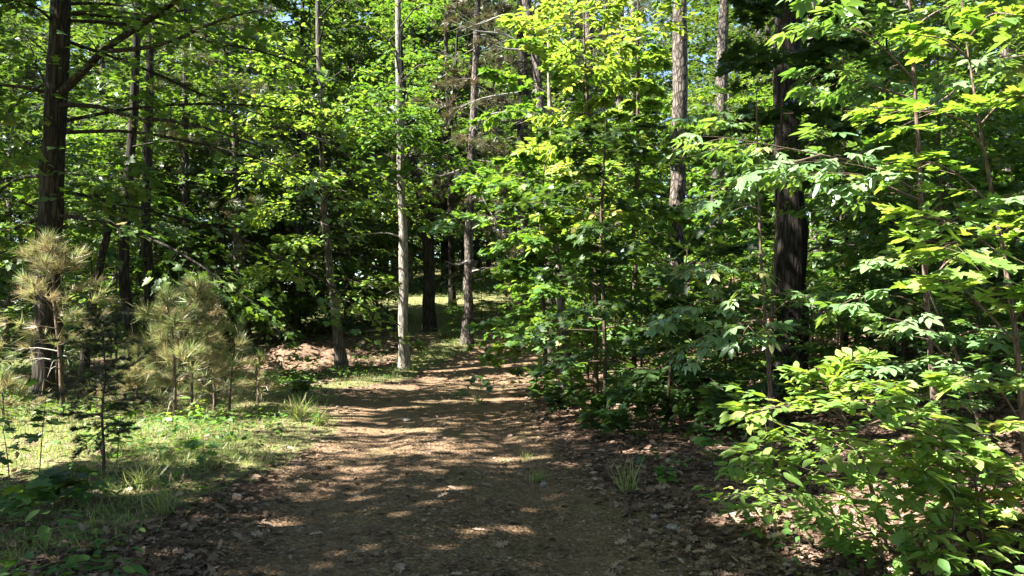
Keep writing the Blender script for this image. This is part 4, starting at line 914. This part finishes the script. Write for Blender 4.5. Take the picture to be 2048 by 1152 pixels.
sapling('maple sapling with overhead dark leaves covering the upper thick trunk', [(1530, 850, 9.6, 9), (1545, 600, 9.6, 8), (1560, 350, 9.6, 6), (1566, 100, 9.6, 4), (1570, -60, 9.6, 2)], .55, 1.2, 18, T_MAPLE, 'dark', .14, 9, 16, prof=lambda u: 1.1 - .4 * u)

# thicket of look-alike saplings deeper in: three kinds, then copies
def proto(name, hgt, R, nl, tmpl, mat, size, m, n, elev, z0=.2, prof=wide, cat='sapling', r=.03, bark='bark_twig', merge=True, kind='spray', crown='leaves', stem='stem', tb=0, ls=.42, sides=7):
    t = Tree(name, None, cat, (0, 0, 0))
    wv = np.cumsum(rng.normal(0, hgt * .008, (8, 2)), axis=0)
    rows = np.array([[wv[i, 0], wv[i, 1], hgt * i / 7 - (.25 if i == 0 else 0), r * (1 - .85 * i / 7)] for i in range(8)])
    t.trunk(rows, M[bark], 14, sides, flare=.25, wob=.04, name=stem)
    t.crown_auto(z0 * hgt, hgt * .99, R, nl, M[bark], m, n, size, elev, .2, merge=merge, prof=prof, rl=.35, kind=kind, tb=tb, ls=ls)
    t.L.build(crown, tmpl, M[mat], t.root, t.base, cull=False)
    return t.root
S1 = proto('maple_sapling', 5.2, 1.8, 26, T_MAPLE, 'maple', .13, 8, 14, (0, .5))
S2 = proto('hornbeam_sapling', 6.6, 2.0, 28, T_OVATE, 'maple', .15, 9, 15, (-.1, .4), tb=.1)
S3 = proto('hickory_sapling', 4.0, 1.5, 20, T_HICKORY, 'hickory', .24, 8, 5, (0, .5))
S4 = proto('bushy_shrub', 2.2, 1.2, 22, T_OVATE, 'maple', .12, 8, 14, (.1, .8), z0=.08, cat='shrub')
lab = {'S1': ('young maple in the tangle of saplings right of the track', 'young maples in the right hand thicket'),
       'S2': ('slender layered hornbeam in the tangle right of the track', 'slender hornbeams in the right hand thicket'),
       'S3': ('young hickory with compound leaves in the dim right hand thicket', 'young hickories in the right hand thicket'),
       'S4': ('bushy small leaved shrub at the edge of the wood', 'shrubs at the edge of the wood')}
used = set()
def put(key, src, x, y, sc=1.0):
    l, g = lab[key]
    if key not in used:
        used.add(key); src.location = (x, y, H(x, y)); src.rotation_euler[2] = rng.uniform(0, 6.28); src.scale = (sc,) * 3; tag(src, l, None, g); return src
    return copy_thing(src, (x, y, H(x, y)), rng.uniform(0, 6.28), sc, l, g)
right = [('S1', 1.7, 17.6, .9), ('S1', 5.0, 18.0, 1.1), ('S2', 1.3, 16.2, .8), ('S1', 6.6, 15.0, 1.0), ('S2', 7.8, 13.0, 1.0), ('S1', 9.4, 15.5, 1.1), ('S2', 6.0, 20.5, 1.1), ('S1', 3.0, 21.5, 1.15), ('S2', 8.4, 18.6, 1.1), ('S1', 11, 18, 1.1),
         ('S2', 11.5, 14.5, 1.0), ('S1', 13.5, 17, 1.1), ('S2', 4.0, 25, 1.2), ('S1', 7.5, 24, 1.2), ('S2', 10.5, 23, 1.2), ('S1', 14.5, 22, 1.2), ('S2', 3.0, 23.6, 1.0), ('S3', 6.2, 11.2, .8), ('S3', 7.4, 10.6, .95), ('S3', 5.9, 13.4, 1.0), ('S3', 9.2, 12.0, 1.0),
         ('S4', 2.7, 14.8, 1.0), ('S4', 1.9, 18.2, 1.0), ('S4', 2.6, 12.9, .7), ('S4', 8.2, 15.8, 1.1), ('S4', 1.8, 20.8, .9), ('S4', 2.4, 22.8, 1.0), ('S4', 4.6, 16.2, 1.2), ('S4', 10.2, 14.0, 1.2), 
         ('S2', 15, 26, 1.3), ('S1', 18, 24, 1.3), ('S1', 9, 27, 1.3), ('S2', 6, 28, 1.3), ('S4', -1.2, 26.5, .8), ('S4', -2.1, 24.8, .5), ('S4', 12.6, 12.5, 1.0), ('S3', 11.4, 11, 1.0), ('S4', 5.6, 8.6, .8), ('S4', 3.3, 10.4, .65), ('S4', 4.2, 9.8, .7), ('S4', 4.9, 10.6, .85), ('S4', 3.4, 11.9, .75), ('S4', 2.5, 11.6, .5), ('S4', 4.7, 8.2, .6), ('S4', 6.6, 9.4, 1.0), ('S4', 7.8, 10.4, 1.1), ('S4', 6.0, 7.2, .75), ('S2', 7.6, 8.8, .8), ('S1', 9.0, 10.6, .95), ('S2', 9.6, 13.4, 1.0), ('S4', 9.4, 11.4, 1.2), ('S4', 8.6, 8.8, 1.0), ('S4', 5.2, 12.6, .8), ('S4', 4.4, 14.4, .9), ('S4', 7.2, 13.4, 1.1), ('S1', 12.4, 13.6, 1.0), ('S4', 11.4, 12.8, 1.2),
         ('S2', -9.6, 15.6, .7), ('S1', -13.0, 14.2, 1.0), ('S1', -12.6, 16.6, 1.1), ('S2', -9.9, 18.8, 1.0), ('S2', -14.2, 14.0, 1.1), ('S1', -10.8, 24.2, 1.1), ('S2', -13.0, 24, 1.2), ('S1', -8.2, 24.6, 1.0)]
srcs = {'S1': S1, 'S2': S2, 'S3': S3, 'S4': S4}
for k, x, y, s in right: put(k, srcs[k], x + rng.normal(0, .15), y + rng.normal(0, .15), s * rng.uniform(.92, 1.08))

# ---------------------------------------------------------------- background wood
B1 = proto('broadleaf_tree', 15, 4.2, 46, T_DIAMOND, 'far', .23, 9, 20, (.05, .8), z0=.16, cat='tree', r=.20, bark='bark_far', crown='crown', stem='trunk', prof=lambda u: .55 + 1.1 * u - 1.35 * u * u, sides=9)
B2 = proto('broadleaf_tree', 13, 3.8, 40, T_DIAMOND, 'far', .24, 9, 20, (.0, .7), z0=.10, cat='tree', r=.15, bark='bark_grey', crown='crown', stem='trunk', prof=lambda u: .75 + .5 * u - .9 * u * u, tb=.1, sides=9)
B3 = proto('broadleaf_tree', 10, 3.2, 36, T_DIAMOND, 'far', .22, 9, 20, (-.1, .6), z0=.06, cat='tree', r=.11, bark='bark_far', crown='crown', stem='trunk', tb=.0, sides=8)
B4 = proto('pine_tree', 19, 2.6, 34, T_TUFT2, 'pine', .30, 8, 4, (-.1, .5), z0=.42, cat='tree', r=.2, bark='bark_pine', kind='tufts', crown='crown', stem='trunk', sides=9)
lab.update({'B1': ('tall broadleaf tree deep in the background wood', 'tall broadleaf trees of the background wood'),
            'B2': ('broadleaf tree with a low leafy crown in the background wood', 'low crowned broadleaf trees of the background wood'),
            'B3': ('small understorey broadleaf tree in the background wood', 'understorey trees of the background wood'),
            'B4': ('bare stemmed pine rising in the background wood', 'pines of the background wood')})
srcs.update({'B1': B1, 'B2': B2, 'B3': B3, 'B4': B4})
placed = []
r2 = np.random.default_rng(23)
def clear(x, y):
    if -4.6 < x < -.2 and 24 < y < 42: return False
    if x < -12.5 and 20 < y < 29 and x > -22: return False
    if float(seg_dist(np.array([x]), np.array([y]), [(-2.2, 34, 2.6), (-13, 30.8, 4.0)])[0]) < 1: return False
    if float(seg_dist(np.array([x]), np.array([y]), TRACK)[0]) < 1.5: return False
    return True
rows_ = [(25, 3.2), (30, 3.4), (36, 3.8), (43, 4.4), (51, 5.2), (61, 6.2)]
for y0, stp in rows_:
    x = -.80 * y0 - 4
    while x < .80 * y0 + 4:
        xx, yy = x + r2.normal(0, stp * .25), y0 + r2.normal(0, 1.3)
        x += stp
        if not clear(xx, yy) or (y0 < 27 and -9.5 < xx < 2.5): continue
        k = r2.choice(['B1', 'B2', 'B3', 'B4'], p=[.30, .30, .25, .15])
        put(k, srcs[k], xx, yy, min(1.75, max(1.0, (2.5 + .45 * yy - H(xx, yy)) / 14.5)) * r2.uniform(.85, 1.12))
for k, x, y, s in (('B1', -18.5, 15.5, 1.2), ('B1', -24, 18, 1.2), ('B1', -13.4, 28, 1.25), ('B2', -12.8, 26.5, 1.2), ('B1', -18, 36.5, 1.4), ('B1', -21, 33, 1.5), ('B3', -8.6, 25.5, .8), ('B2', -6.2, 28, .9), ('B3', -11.5, 22.5, .85), ('B2', -16.5, 16.5, .9), ('B3', -14.5, 20, .8), ('B3', -13.4, 15.0, .7), ('B2', .6, 29.5, .9), ('B2', -7.5, 25.5, .95), ('B1', -5.5, 38.5, 1.15), ('B1', -8.8, 40, 1.2), ('B1', -3.2, 47, 1.25), ('B1', -7.5, 42, 1.5), ('B1', -10, 45, 1.4), ('B2', -6, 41, 1.45), ('B1', -4.0, 44, 1.1), ('B2', -1.5, 45, 1.2), ('B1', 1.5, 41, 1.1), ('B1', -19, 15, 1.0), ('B3', 1.6, 33, .8), ('B4', -8, 23.2, .8),
                   ('S4', -12.2, 13.4, .8), ('S4', -8.2, 26.3, 1.2), ('S4', -10.5, 24.5, 1.2), ('S4', -6.4, 26.4, 1.0), ('S4', -4.8, 28.6, 1.0), ('S4', -10.4, 12.2, .6)):
    put(k, srcs[k], x, y, s)

# the wood beyond, read as one mass
L = Leaves(); n = 20000
ang = rng.uniform(-.75, .75, n); dd = rng.uniform(68, 95, n)
x, y = np.sin(ang) * dd * 1.1, np.cos(ang) * dd
P = np.stack([x, y, height(x, y) + 38 * rng.random(n) ** 1.9], -1)
az = rng.uniform(0, 2 * PI, n)
sprays(L, P, np.stack([np.cos(az), np.sin(az), rng.normal(0, .2, n)], -1), rng.uniform(1.5, 3.2, n), 14, .6)
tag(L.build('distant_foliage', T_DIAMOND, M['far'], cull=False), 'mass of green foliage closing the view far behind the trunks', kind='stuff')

# ---------------------------------------------------------------- unseen tall trees added beside and behind the viewpoint to block sun and sky light
def shade_tree(label, x, y, hgt, r, zc, rx, ry, rz, ns, ox=0, oy=0):
    t = Tree('unseen_shade_tree', label, 'tree', (x, y), 'unseen trees added to shade the track')
    cx, cy = x + ox + rng.normal(0, .3), y + oy + rng.normal(0, .3)
    rows = [[x, y, t.base[2] - .2, r], [x + .1, y, 3, r * .9], [(x + cx) / 2, (y + cy) / 2, zc - rz * .4, r * .7], [cx, cy, zc + rz * .7, r * .2]]
    t.trunk(rows, M['bark_dark'], 16, 12)
    u = nrm(rng.normal(size=(ns, 3))) * rng.random((ns, 1)) ** .4
    P = np.array([cx, cy, zc]) + u * [rx, ry, rz]
    d = u * [1, 1, .2] + rng.normal(0, .4, (ns, 3))
    tw = sprays(t.L, P - nrm(d) * .5, d, rng.uniform(.9, 1.6, ns), 20, .21, width=.5)
    k = rng.choice(ns, 30, replace=False)
    k = k[sun_keep(P[k], True)]
    for i in k:
        c = t.at(np.clip(P[i, 2] - 2.2, 2.5, 99))[:3]
        m_ = (c + P[i]) / 2 + [0, 0, .5]
        t.limb(np.array([c, m_, P[i]]), .06, .012, M['bark_dark'], n=7, sides=5)
    t.crown(T_DIAMOND, M['oak'], cull=True, dapple=True)
SH = [(-8.5, -1.0, 9.5, 3.9, 3.6, 2.2, 598), (-12.5, 3.2, 10.5, 4.2, 3.4, 2.4, 572), (-5.2, -3.4, 11, 3.8, 3.4, 2.4, 546), (-5.2, 1.1, 11.0, 4.2, 3.4, 2.2, 480, .2, 1.2), (-9.0, 3.6, 12.5, 4.2, 3.6, 2.4, 624), (-12.5, -3, 11, 4, 3.6, 2.4, 494), (-3.2, -.4, 12.5, 4.0, 3.4, 2.3, 546), (-6.4, 5.0, 13.5, 4.0, 3.2, 2.3, 546),
      (2.5, -5, 10, 4.6, 4.2, 3, 420), (7.5, -3, 10, 4.5, 4.2, 3, 420), (-1.5, -10, 9, 5, 4.5, 3.4, 420), (-9, -10, 9, 5, 4.5, 3.4, 420), (6, -10, 9, 5, 4.5, 3.4, 420), (11.5, 1.5, 11, 4.2, 4.2, 3, 420), (-17, -2, 9, 4.5, 4.5, 3.4, 380), (-18.5, 5.5, 12, 4.5, 4, 3, 380),
      (-4.9, 3.3, 12.8, 4.2, 3.8, 2.2, 620, 3.6, 4.0), (6.8, 4.3, 13.4, 4.4, 3.8, 2.2, 620, -4.2, 3.4), (8.5, 5.0, 14, 4.4, 3.8, 2.2, 560, -1.0, 3.6),
      (-13.5, 8.6, 11.5, 4.4, 3.2, 2.4, 560, 3.8, 1.6), (6.0, -1.0, 15, 5, 4.5, 2.5, 460, -3, 2), (-15.5, 9.4, 13, 4.4, 3.2, 2.4, 460, .5, 1.2),
      (7.2, 2.2, 12.5, 4.4, 3.8, 2.3, 600, -4.5, 2.3), (5.6, .2, 13.5, 4.4, 3.6, 2.3, 600, -5.4, 2.8)]
for x, y, zc, rx, ry, rz, ns, *off in SH:
    shade_tree('unseen leafy tree added beside the viewpoint, its crown shading the track', x, y, zc + rz, .22, zc, rx, ry, rz, ns, *off)

# ---------------------------------------------------------------- small plants on the verges
def plant(name, label, px, py, d, hgt, n_l, tmpl, mat, size, lean=(0, 0), group=None, cat='plant'):
    b = W(px, py, d); t = Tree(name, label, cat, b[:2], group); g = t.base[2]
    P = np.array([[b[0], b[1], g - .03], [b[0] + lean[0] * .4, b[1] + lean[1] * .4, g + hgt * .5], [b[0] + lean[0], b[1] + lean[1], g + hgt]])
    t.tr = np.hstack([smooth_line(P, 8), np.linspace(.006, .002, 8)[:, None]])
    V, Q = tubes((t.tr[:, :3] - t.base)[None], t.tr[None, :, 3], 5)
    mesh_np('stem', V, [Q], M['bark_twig'], t.root, smooth=True)
    k = n_l; z = g + hgt * rng.uniform(.35, 1.0, k); c = np.array([t.at(a)[:3] for a in z]); az = rng.uniform(0, 2 * PI, k)
    f = np.stack([np.cos(az), np.sin(az), rng.uniform(-.3, .25, k)], -1); off = rng.uniform(.02, .5, (k, 1)) * size * 1.6
    t.L.add(c + f * off, f, np.array([0, 0, 1.]) + rng.normal(0, .3, (k, 3)), size * rng.uniform(.7, 1.2, k), np.clip(rng.normal(.55, .2, k), 0, 1))
    t.crown(tmpl, M[mat], 'leaves', cull=False)
    return t
plant('weed', 'black looking weed with broad lobed leaves against sunlit grass at the left border', 78, 955, 7.2, .95, 16, T_MAPLE, 'dark', .15, (.06, 0))
plant('weed', 'short weed with lobed leaves leaning in beside the tall dark weed', 20, 975, 6.9, .6, 12, T_MAPLE, 'dark', .14, (-.1, 0))
plant('maple_seedling', 'maple seedling beside the cedar sapling, leaves in tiers', 232, 960, 7.4, .75, 22, T_MAPLE, 'maple', .12, (.05, 0))
plant('maple_seedling', 'bright seedling by the stump at the inside of the bend', 605, 812, 14, .62, 30, T_MAPLE, 'maple', .17)
plant('maple_seedling', 'thin seedling growing in front of the earth mound', 590, 750, 19, .95, 34, T_MAPLE, 'maple', .19)
plant('maple_seedling', 'lit seedling standing on the right of the earth mound', 625, 735, 20.3, .5, 22, T_MAPLE, 'maple', .17)
plant('elm_seedling', 'yellow green seedling glowing below the bushy young pine', 392, 862, 10.9, .38, 20, T_OVATE, 'yellow', .15)
plant('elm_seedling', 'spreading seedling with pointed leaves at the foot of the thin young pine', 345, 880, 10.4, .22, 16, T_OVATE, 'yellow', .13)
plant('fern_weed', 'large soft leaved weed in the shade on the left verge near the track', 405, 945, 7.9, .32, 22, T_OAK, 'maple', .17)
plant('broad_weed', 'broad leaved weed patch low at the left border', 45, 1075, 5.6, .30, 26, T_MAPLE, 'maple', .14)
plant('broad_weed', 'yellow tipped weed among dead leaves at the lower left', 62, 1120, 5.1, .28, 9, T_OVATE, 'yellow', .14, (.12, 0))
plant('broad_weed', 'green weed cluster under the cedar sapling', 130, 1030, 6.1, .28, 30, T_MAPLE, 'dark', .14)
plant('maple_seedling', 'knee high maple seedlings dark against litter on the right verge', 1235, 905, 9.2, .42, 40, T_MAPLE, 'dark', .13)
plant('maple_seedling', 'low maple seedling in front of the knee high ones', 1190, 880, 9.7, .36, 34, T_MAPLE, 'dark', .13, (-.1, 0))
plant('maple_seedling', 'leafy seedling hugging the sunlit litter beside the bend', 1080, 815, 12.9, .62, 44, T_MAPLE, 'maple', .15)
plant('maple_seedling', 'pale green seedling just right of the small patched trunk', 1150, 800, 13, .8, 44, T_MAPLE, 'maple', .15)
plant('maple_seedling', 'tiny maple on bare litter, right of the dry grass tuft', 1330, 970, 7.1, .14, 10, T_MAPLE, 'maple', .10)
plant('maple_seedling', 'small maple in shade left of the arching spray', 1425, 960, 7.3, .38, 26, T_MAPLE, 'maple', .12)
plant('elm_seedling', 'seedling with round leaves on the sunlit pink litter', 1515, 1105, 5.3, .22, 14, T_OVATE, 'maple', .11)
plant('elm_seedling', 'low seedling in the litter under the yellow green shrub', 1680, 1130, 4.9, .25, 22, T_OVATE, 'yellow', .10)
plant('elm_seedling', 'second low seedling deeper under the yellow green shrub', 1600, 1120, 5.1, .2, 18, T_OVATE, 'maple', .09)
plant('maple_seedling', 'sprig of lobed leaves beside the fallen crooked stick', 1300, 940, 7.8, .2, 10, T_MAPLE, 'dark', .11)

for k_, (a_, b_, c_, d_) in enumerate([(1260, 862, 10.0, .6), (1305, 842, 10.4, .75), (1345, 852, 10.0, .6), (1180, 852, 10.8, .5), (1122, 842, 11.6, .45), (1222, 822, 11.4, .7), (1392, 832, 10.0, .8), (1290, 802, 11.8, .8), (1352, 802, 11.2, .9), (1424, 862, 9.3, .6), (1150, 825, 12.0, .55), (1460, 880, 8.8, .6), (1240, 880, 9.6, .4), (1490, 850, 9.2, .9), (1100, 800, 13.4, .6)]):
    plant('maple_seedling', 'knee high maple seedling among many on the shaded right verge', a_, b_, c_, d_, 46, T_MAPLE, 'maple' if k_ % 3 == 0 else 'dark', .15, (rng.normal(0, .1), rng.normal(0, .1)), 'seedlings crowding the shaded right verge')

def tuft_of_grass(label, px, py, d, n, hgt):
    b = W(px, py, d); g = H(b[0], b[1]); L = Leaves()
    P = np.array([b[0], b[1], g]) + rng.normal(0, .04, (n, 3)) * [1, 1, 0]
    f = rng.normal(0, .4, (n, 3)); f[:, 2] = 1
    L.add(P, f, rng.normal(0, 1, (n, 3)), hgt * rng.uniform(.5, 1.1, n), np.clip(rng.beta(2, 2, n), 0, 1))
    o = L.build('grass_tuft', T_BLADE, M['grass'], None, (b[0], b[1], g), cull=False, bend=.9); o.location = (b[0], b[1], g)
    tag(o, label, 'grass tuft')
tuft_of_grass('dry straw coloured grass tuft on the right verge litter', 1255, 985, 6.9, 26, .36)
tuft_of_grass('short green grass tuft at the right edge of the track', 1075, 955, 7.5, 60, .16)
tuft_of_grass('small grass tuft in a sun fleck on the right of the track', 1050, 912, 8.7, 34, .12)
tuft_of_grass('upright grass tuft far along the right edge of the track', 955, 800, 14.6, 40, .28)
tuft_of_grass('tall seeding grass at the corner of the left verge', 600, 845, 11.4, 120, .40)
tuft_of_grass('long grass leaning over the inside of the bend', 640, 850, 11.1, 90, .30)
tuft_of_grass('green grass tuft in the shaded litter at lower left', 330, 1035, 6.0, 110, .22)
tuft_of_grass('thin grass tuft close below the cedar sapling', 285, 990, 6.7, 90, .26)

# ---------------------------------------------------------------- stump, stick and stones
def lump(name, label, px, py, d, size, mat, cat, flat=.6):
    b = W(px, py, d); g = H(b[0], b[1]); r = np.random.default_rng(int(px * 7 + py))
    n, k = 12, 7; vs = []
    for i in range(k + 1):
        th = PI * i / k
        for j in range(n):
            ph = 2 * PI * j / n; q = 1 + r.normal(0, .10)
            vs.append((size * q * math.sin(th) * math.cos(ph), size * .75 * q * math.sin(th) * math.sin(ph), size * flat * (.45 + q * math.cos(th))))
    idx = np.arange(n * (k + 1)).reshape(k + 1, n); a = idx[:-1]; b2 = np.roll(a, -1, 1); d2 = idx[1:]; c = np.roll(d2, -1, 1)
    o = mesh_np(name, vs, [np.stack([a, d2, c, b2], -1).reshape(-1, 4)], mat, smooth=False); o.location = (b[0], b[1], g); o.rotation_euler[2] = r.uniform(0, 6)
    tag(o, label, cat); return o
m, nt, out = new_mat('grey_stone'); tc = N(nt, 'ShaderNodeTexCoord'); nz = N(nt, 'ShaderNodeTexNoise'); nz.inputs['Scale'].default_value = 30; nz.inputs['Detail'].default_value = 6; nt.links.new(tc.outputs['Object'], nz.inputs['Vector'])
b = N(nt, 'ShaderNodeBsdfPrincipled'); b.inputs['Roughness'].default_value = .9; nt.links.new(ramp(nt, [(.3, (.10, .08, .065)), (.7, (.27, .235, .20))], nz.outputs['Fac']), b.inputs['Base Color']); nt.links.new(b.outputs[0], out.inputs[0])
lump('stone', 'dark lump of stone at the right edge of the track', 1088, 975, 7.3, .055, m, 'stone')
lump('stone', 'flat stone lying in the middle of the track near the bend', 815, 838, 11.8, .10, m, 'stone', .35)
lump('stone', 'pale stone in the litter near the fallen stick', 1345, 1060, 5.7, .05, m, 'stone')
lump('stone', 'small rounded stone beside the pale one', 1310, 1040, 6.0, .035, m, 'stone')
lump('stone', 'grey stone half sunk where the left verge meets the track', 475, 1010, 6.6, .05, m, 'stone')
b_ = W(600, 797, 15.5)
t = Tree('tree_stump', 'small dark cut stump at the inside of the track bend', 'stump', b_[:2])
pr = np.array([[0, 0, -.1, .2], [0, 0, .02, .19], [.005, 0, .1, .165], [.01, 0, .2, .155], [.012, 0, .24, .15]]); V_, Q_ = tubes(pr[None, :, :3], pr[None, :, 3], 14, .05)
mesh_np('bark', V_, [Q_], M['bark_dark'], t.root, smooth=True)
a = np.arange(14) / 14 * 2 * PI; mesh_np('cut_top', np.vstack([[[.012, 0, .236]], np.stack([.012 + .148 * np.cos(a), .148 * np.sin(a), .236 + 0 * a], -1)]), [np.array([(0, 1 + i, 1 + (i + 1) % 14) for i in range(14)])], M['dead_wood'], t.root)
pts = [(1262, 985), (1256, 1005), (1262, 1025), (1285, 1045)]
P = np.array([W(x, y, 1.6 * F / (y - 640) * .97) for x, y in pts]); P[:, 2] = [H(a_, b2) + .02 for a_, b2 in P[:, :2]]
q = smooth_line(P, 12) + rng.normal(0, .006, (12, 3)); V_, Q_ = tubes((q - P[0])[None], np.linspace(.018, .010, 12)[None], 7, .08)
o = mesh_np('fallen_stick', V_, [Q_], M['bark_twig'], smooth=True); o.location = P[0]; tag(o, 'crooked dead stick lying in the leaf litter beside the dry grass tuft', 'stick')
for lb, p0, p1, r in (('long fallen branch lying across the shaded bank under the saplings', (1180, 800, 13.2), (1390, 768, 12.4), .03), ('thin dead branch leaning on the ground behind the pale trunk', (690, 700, 25.5), (800, 668, 26.5), .03), ('pale broken branch on the bank by the yellow green shrub', (1880, 868, 7.4), (1990, 838, 7.6), .018)):
    A, B = W(*p0), W(*p1); A[2] = H(*A[:2]) + r; B[2] = H(*B[:2]) + r * 3
    q = np.array([A * (1 - u) + B * u for u in np.linspace(0, 1, 10)]); q[:, 2] = [max(H(x_, y_) + r * .6, z_ * .6 + .4 * (H(x_, y_) + r)) for x_, y_, z_ in q]; q += rng.normal(0, .012, q.shape)
    V_, Q_ = tubes((q - A)[None], np.linspace(r, r * .4, 10)[None], 7, .06); o = mesh_np('fallen_branch', V_, [Q_], M['dead_wood'], smooth=True); o.location = A; tag(o, lb, 'branch')

# ================================================================ sky, sun, camera
w = bpy.data.worlds.new('World'); scene.world = w; w.use_nodes = True
nt = w.node_tree; bg = nt.nodes['Background']
sky = nt.nodes.new('ShaderNodeTexSky'); sky.sky_type = 'NISHITA'; sky.sun_disc = False
sky.sun_elevation = SUN_EL; sky.sun_rotation = math.atan2(SUN_AZ[0], SUN_AZ[1]); sky.air_density = 1.0; sky.dust_density = .6; sky.ozone_density = 1.2
nt.links.new(sky.outputs[0], bg.inputs[0]); bg.inputs[1].default_value = .05
sl = bpy.data.lights.new('sun', 'SUN'); sl.energy = 5.0; sl.angle = math.radians(.55); sl.color = (1.0, .95, .86)
so = bpy.data.objects.new('sun', sl); COL.objects.link(so)
from mathutils import Vector
so.rotation_euler = Vector(SDIR).to_track_quat('Z', 'Y').to_euler(); so.location = (-20, -8, 30)

cd = bpy.data.cameras.new('camera'); cd.sensor_width = 36; cd.lens = F / 2048 * 36; cd.clip_end = 2000; cd.clip_start = .05
co = bpy.data.objects.new('camera', cd); COL.objects.link(co); co.location = CAM; co.rotation_euler = (PI / 2 + PITCH, 0, 0)
scene.camera = co
scene.view_settings.view_transform = 'Standard'; scene.view_settings.look = 'None'; scene.view_settings.exposure = 3.05; scene.view_settings.gamma = 1
c = scene.cycles
c.max_bounces = 8; c.diffuse_bounces = 3; c.glossy_bounces = 2; c.transmission_bounces = 4; c.transparent_max_bounces = 4; c.sample_clamp_indirect = 6
c.use_denoising = True
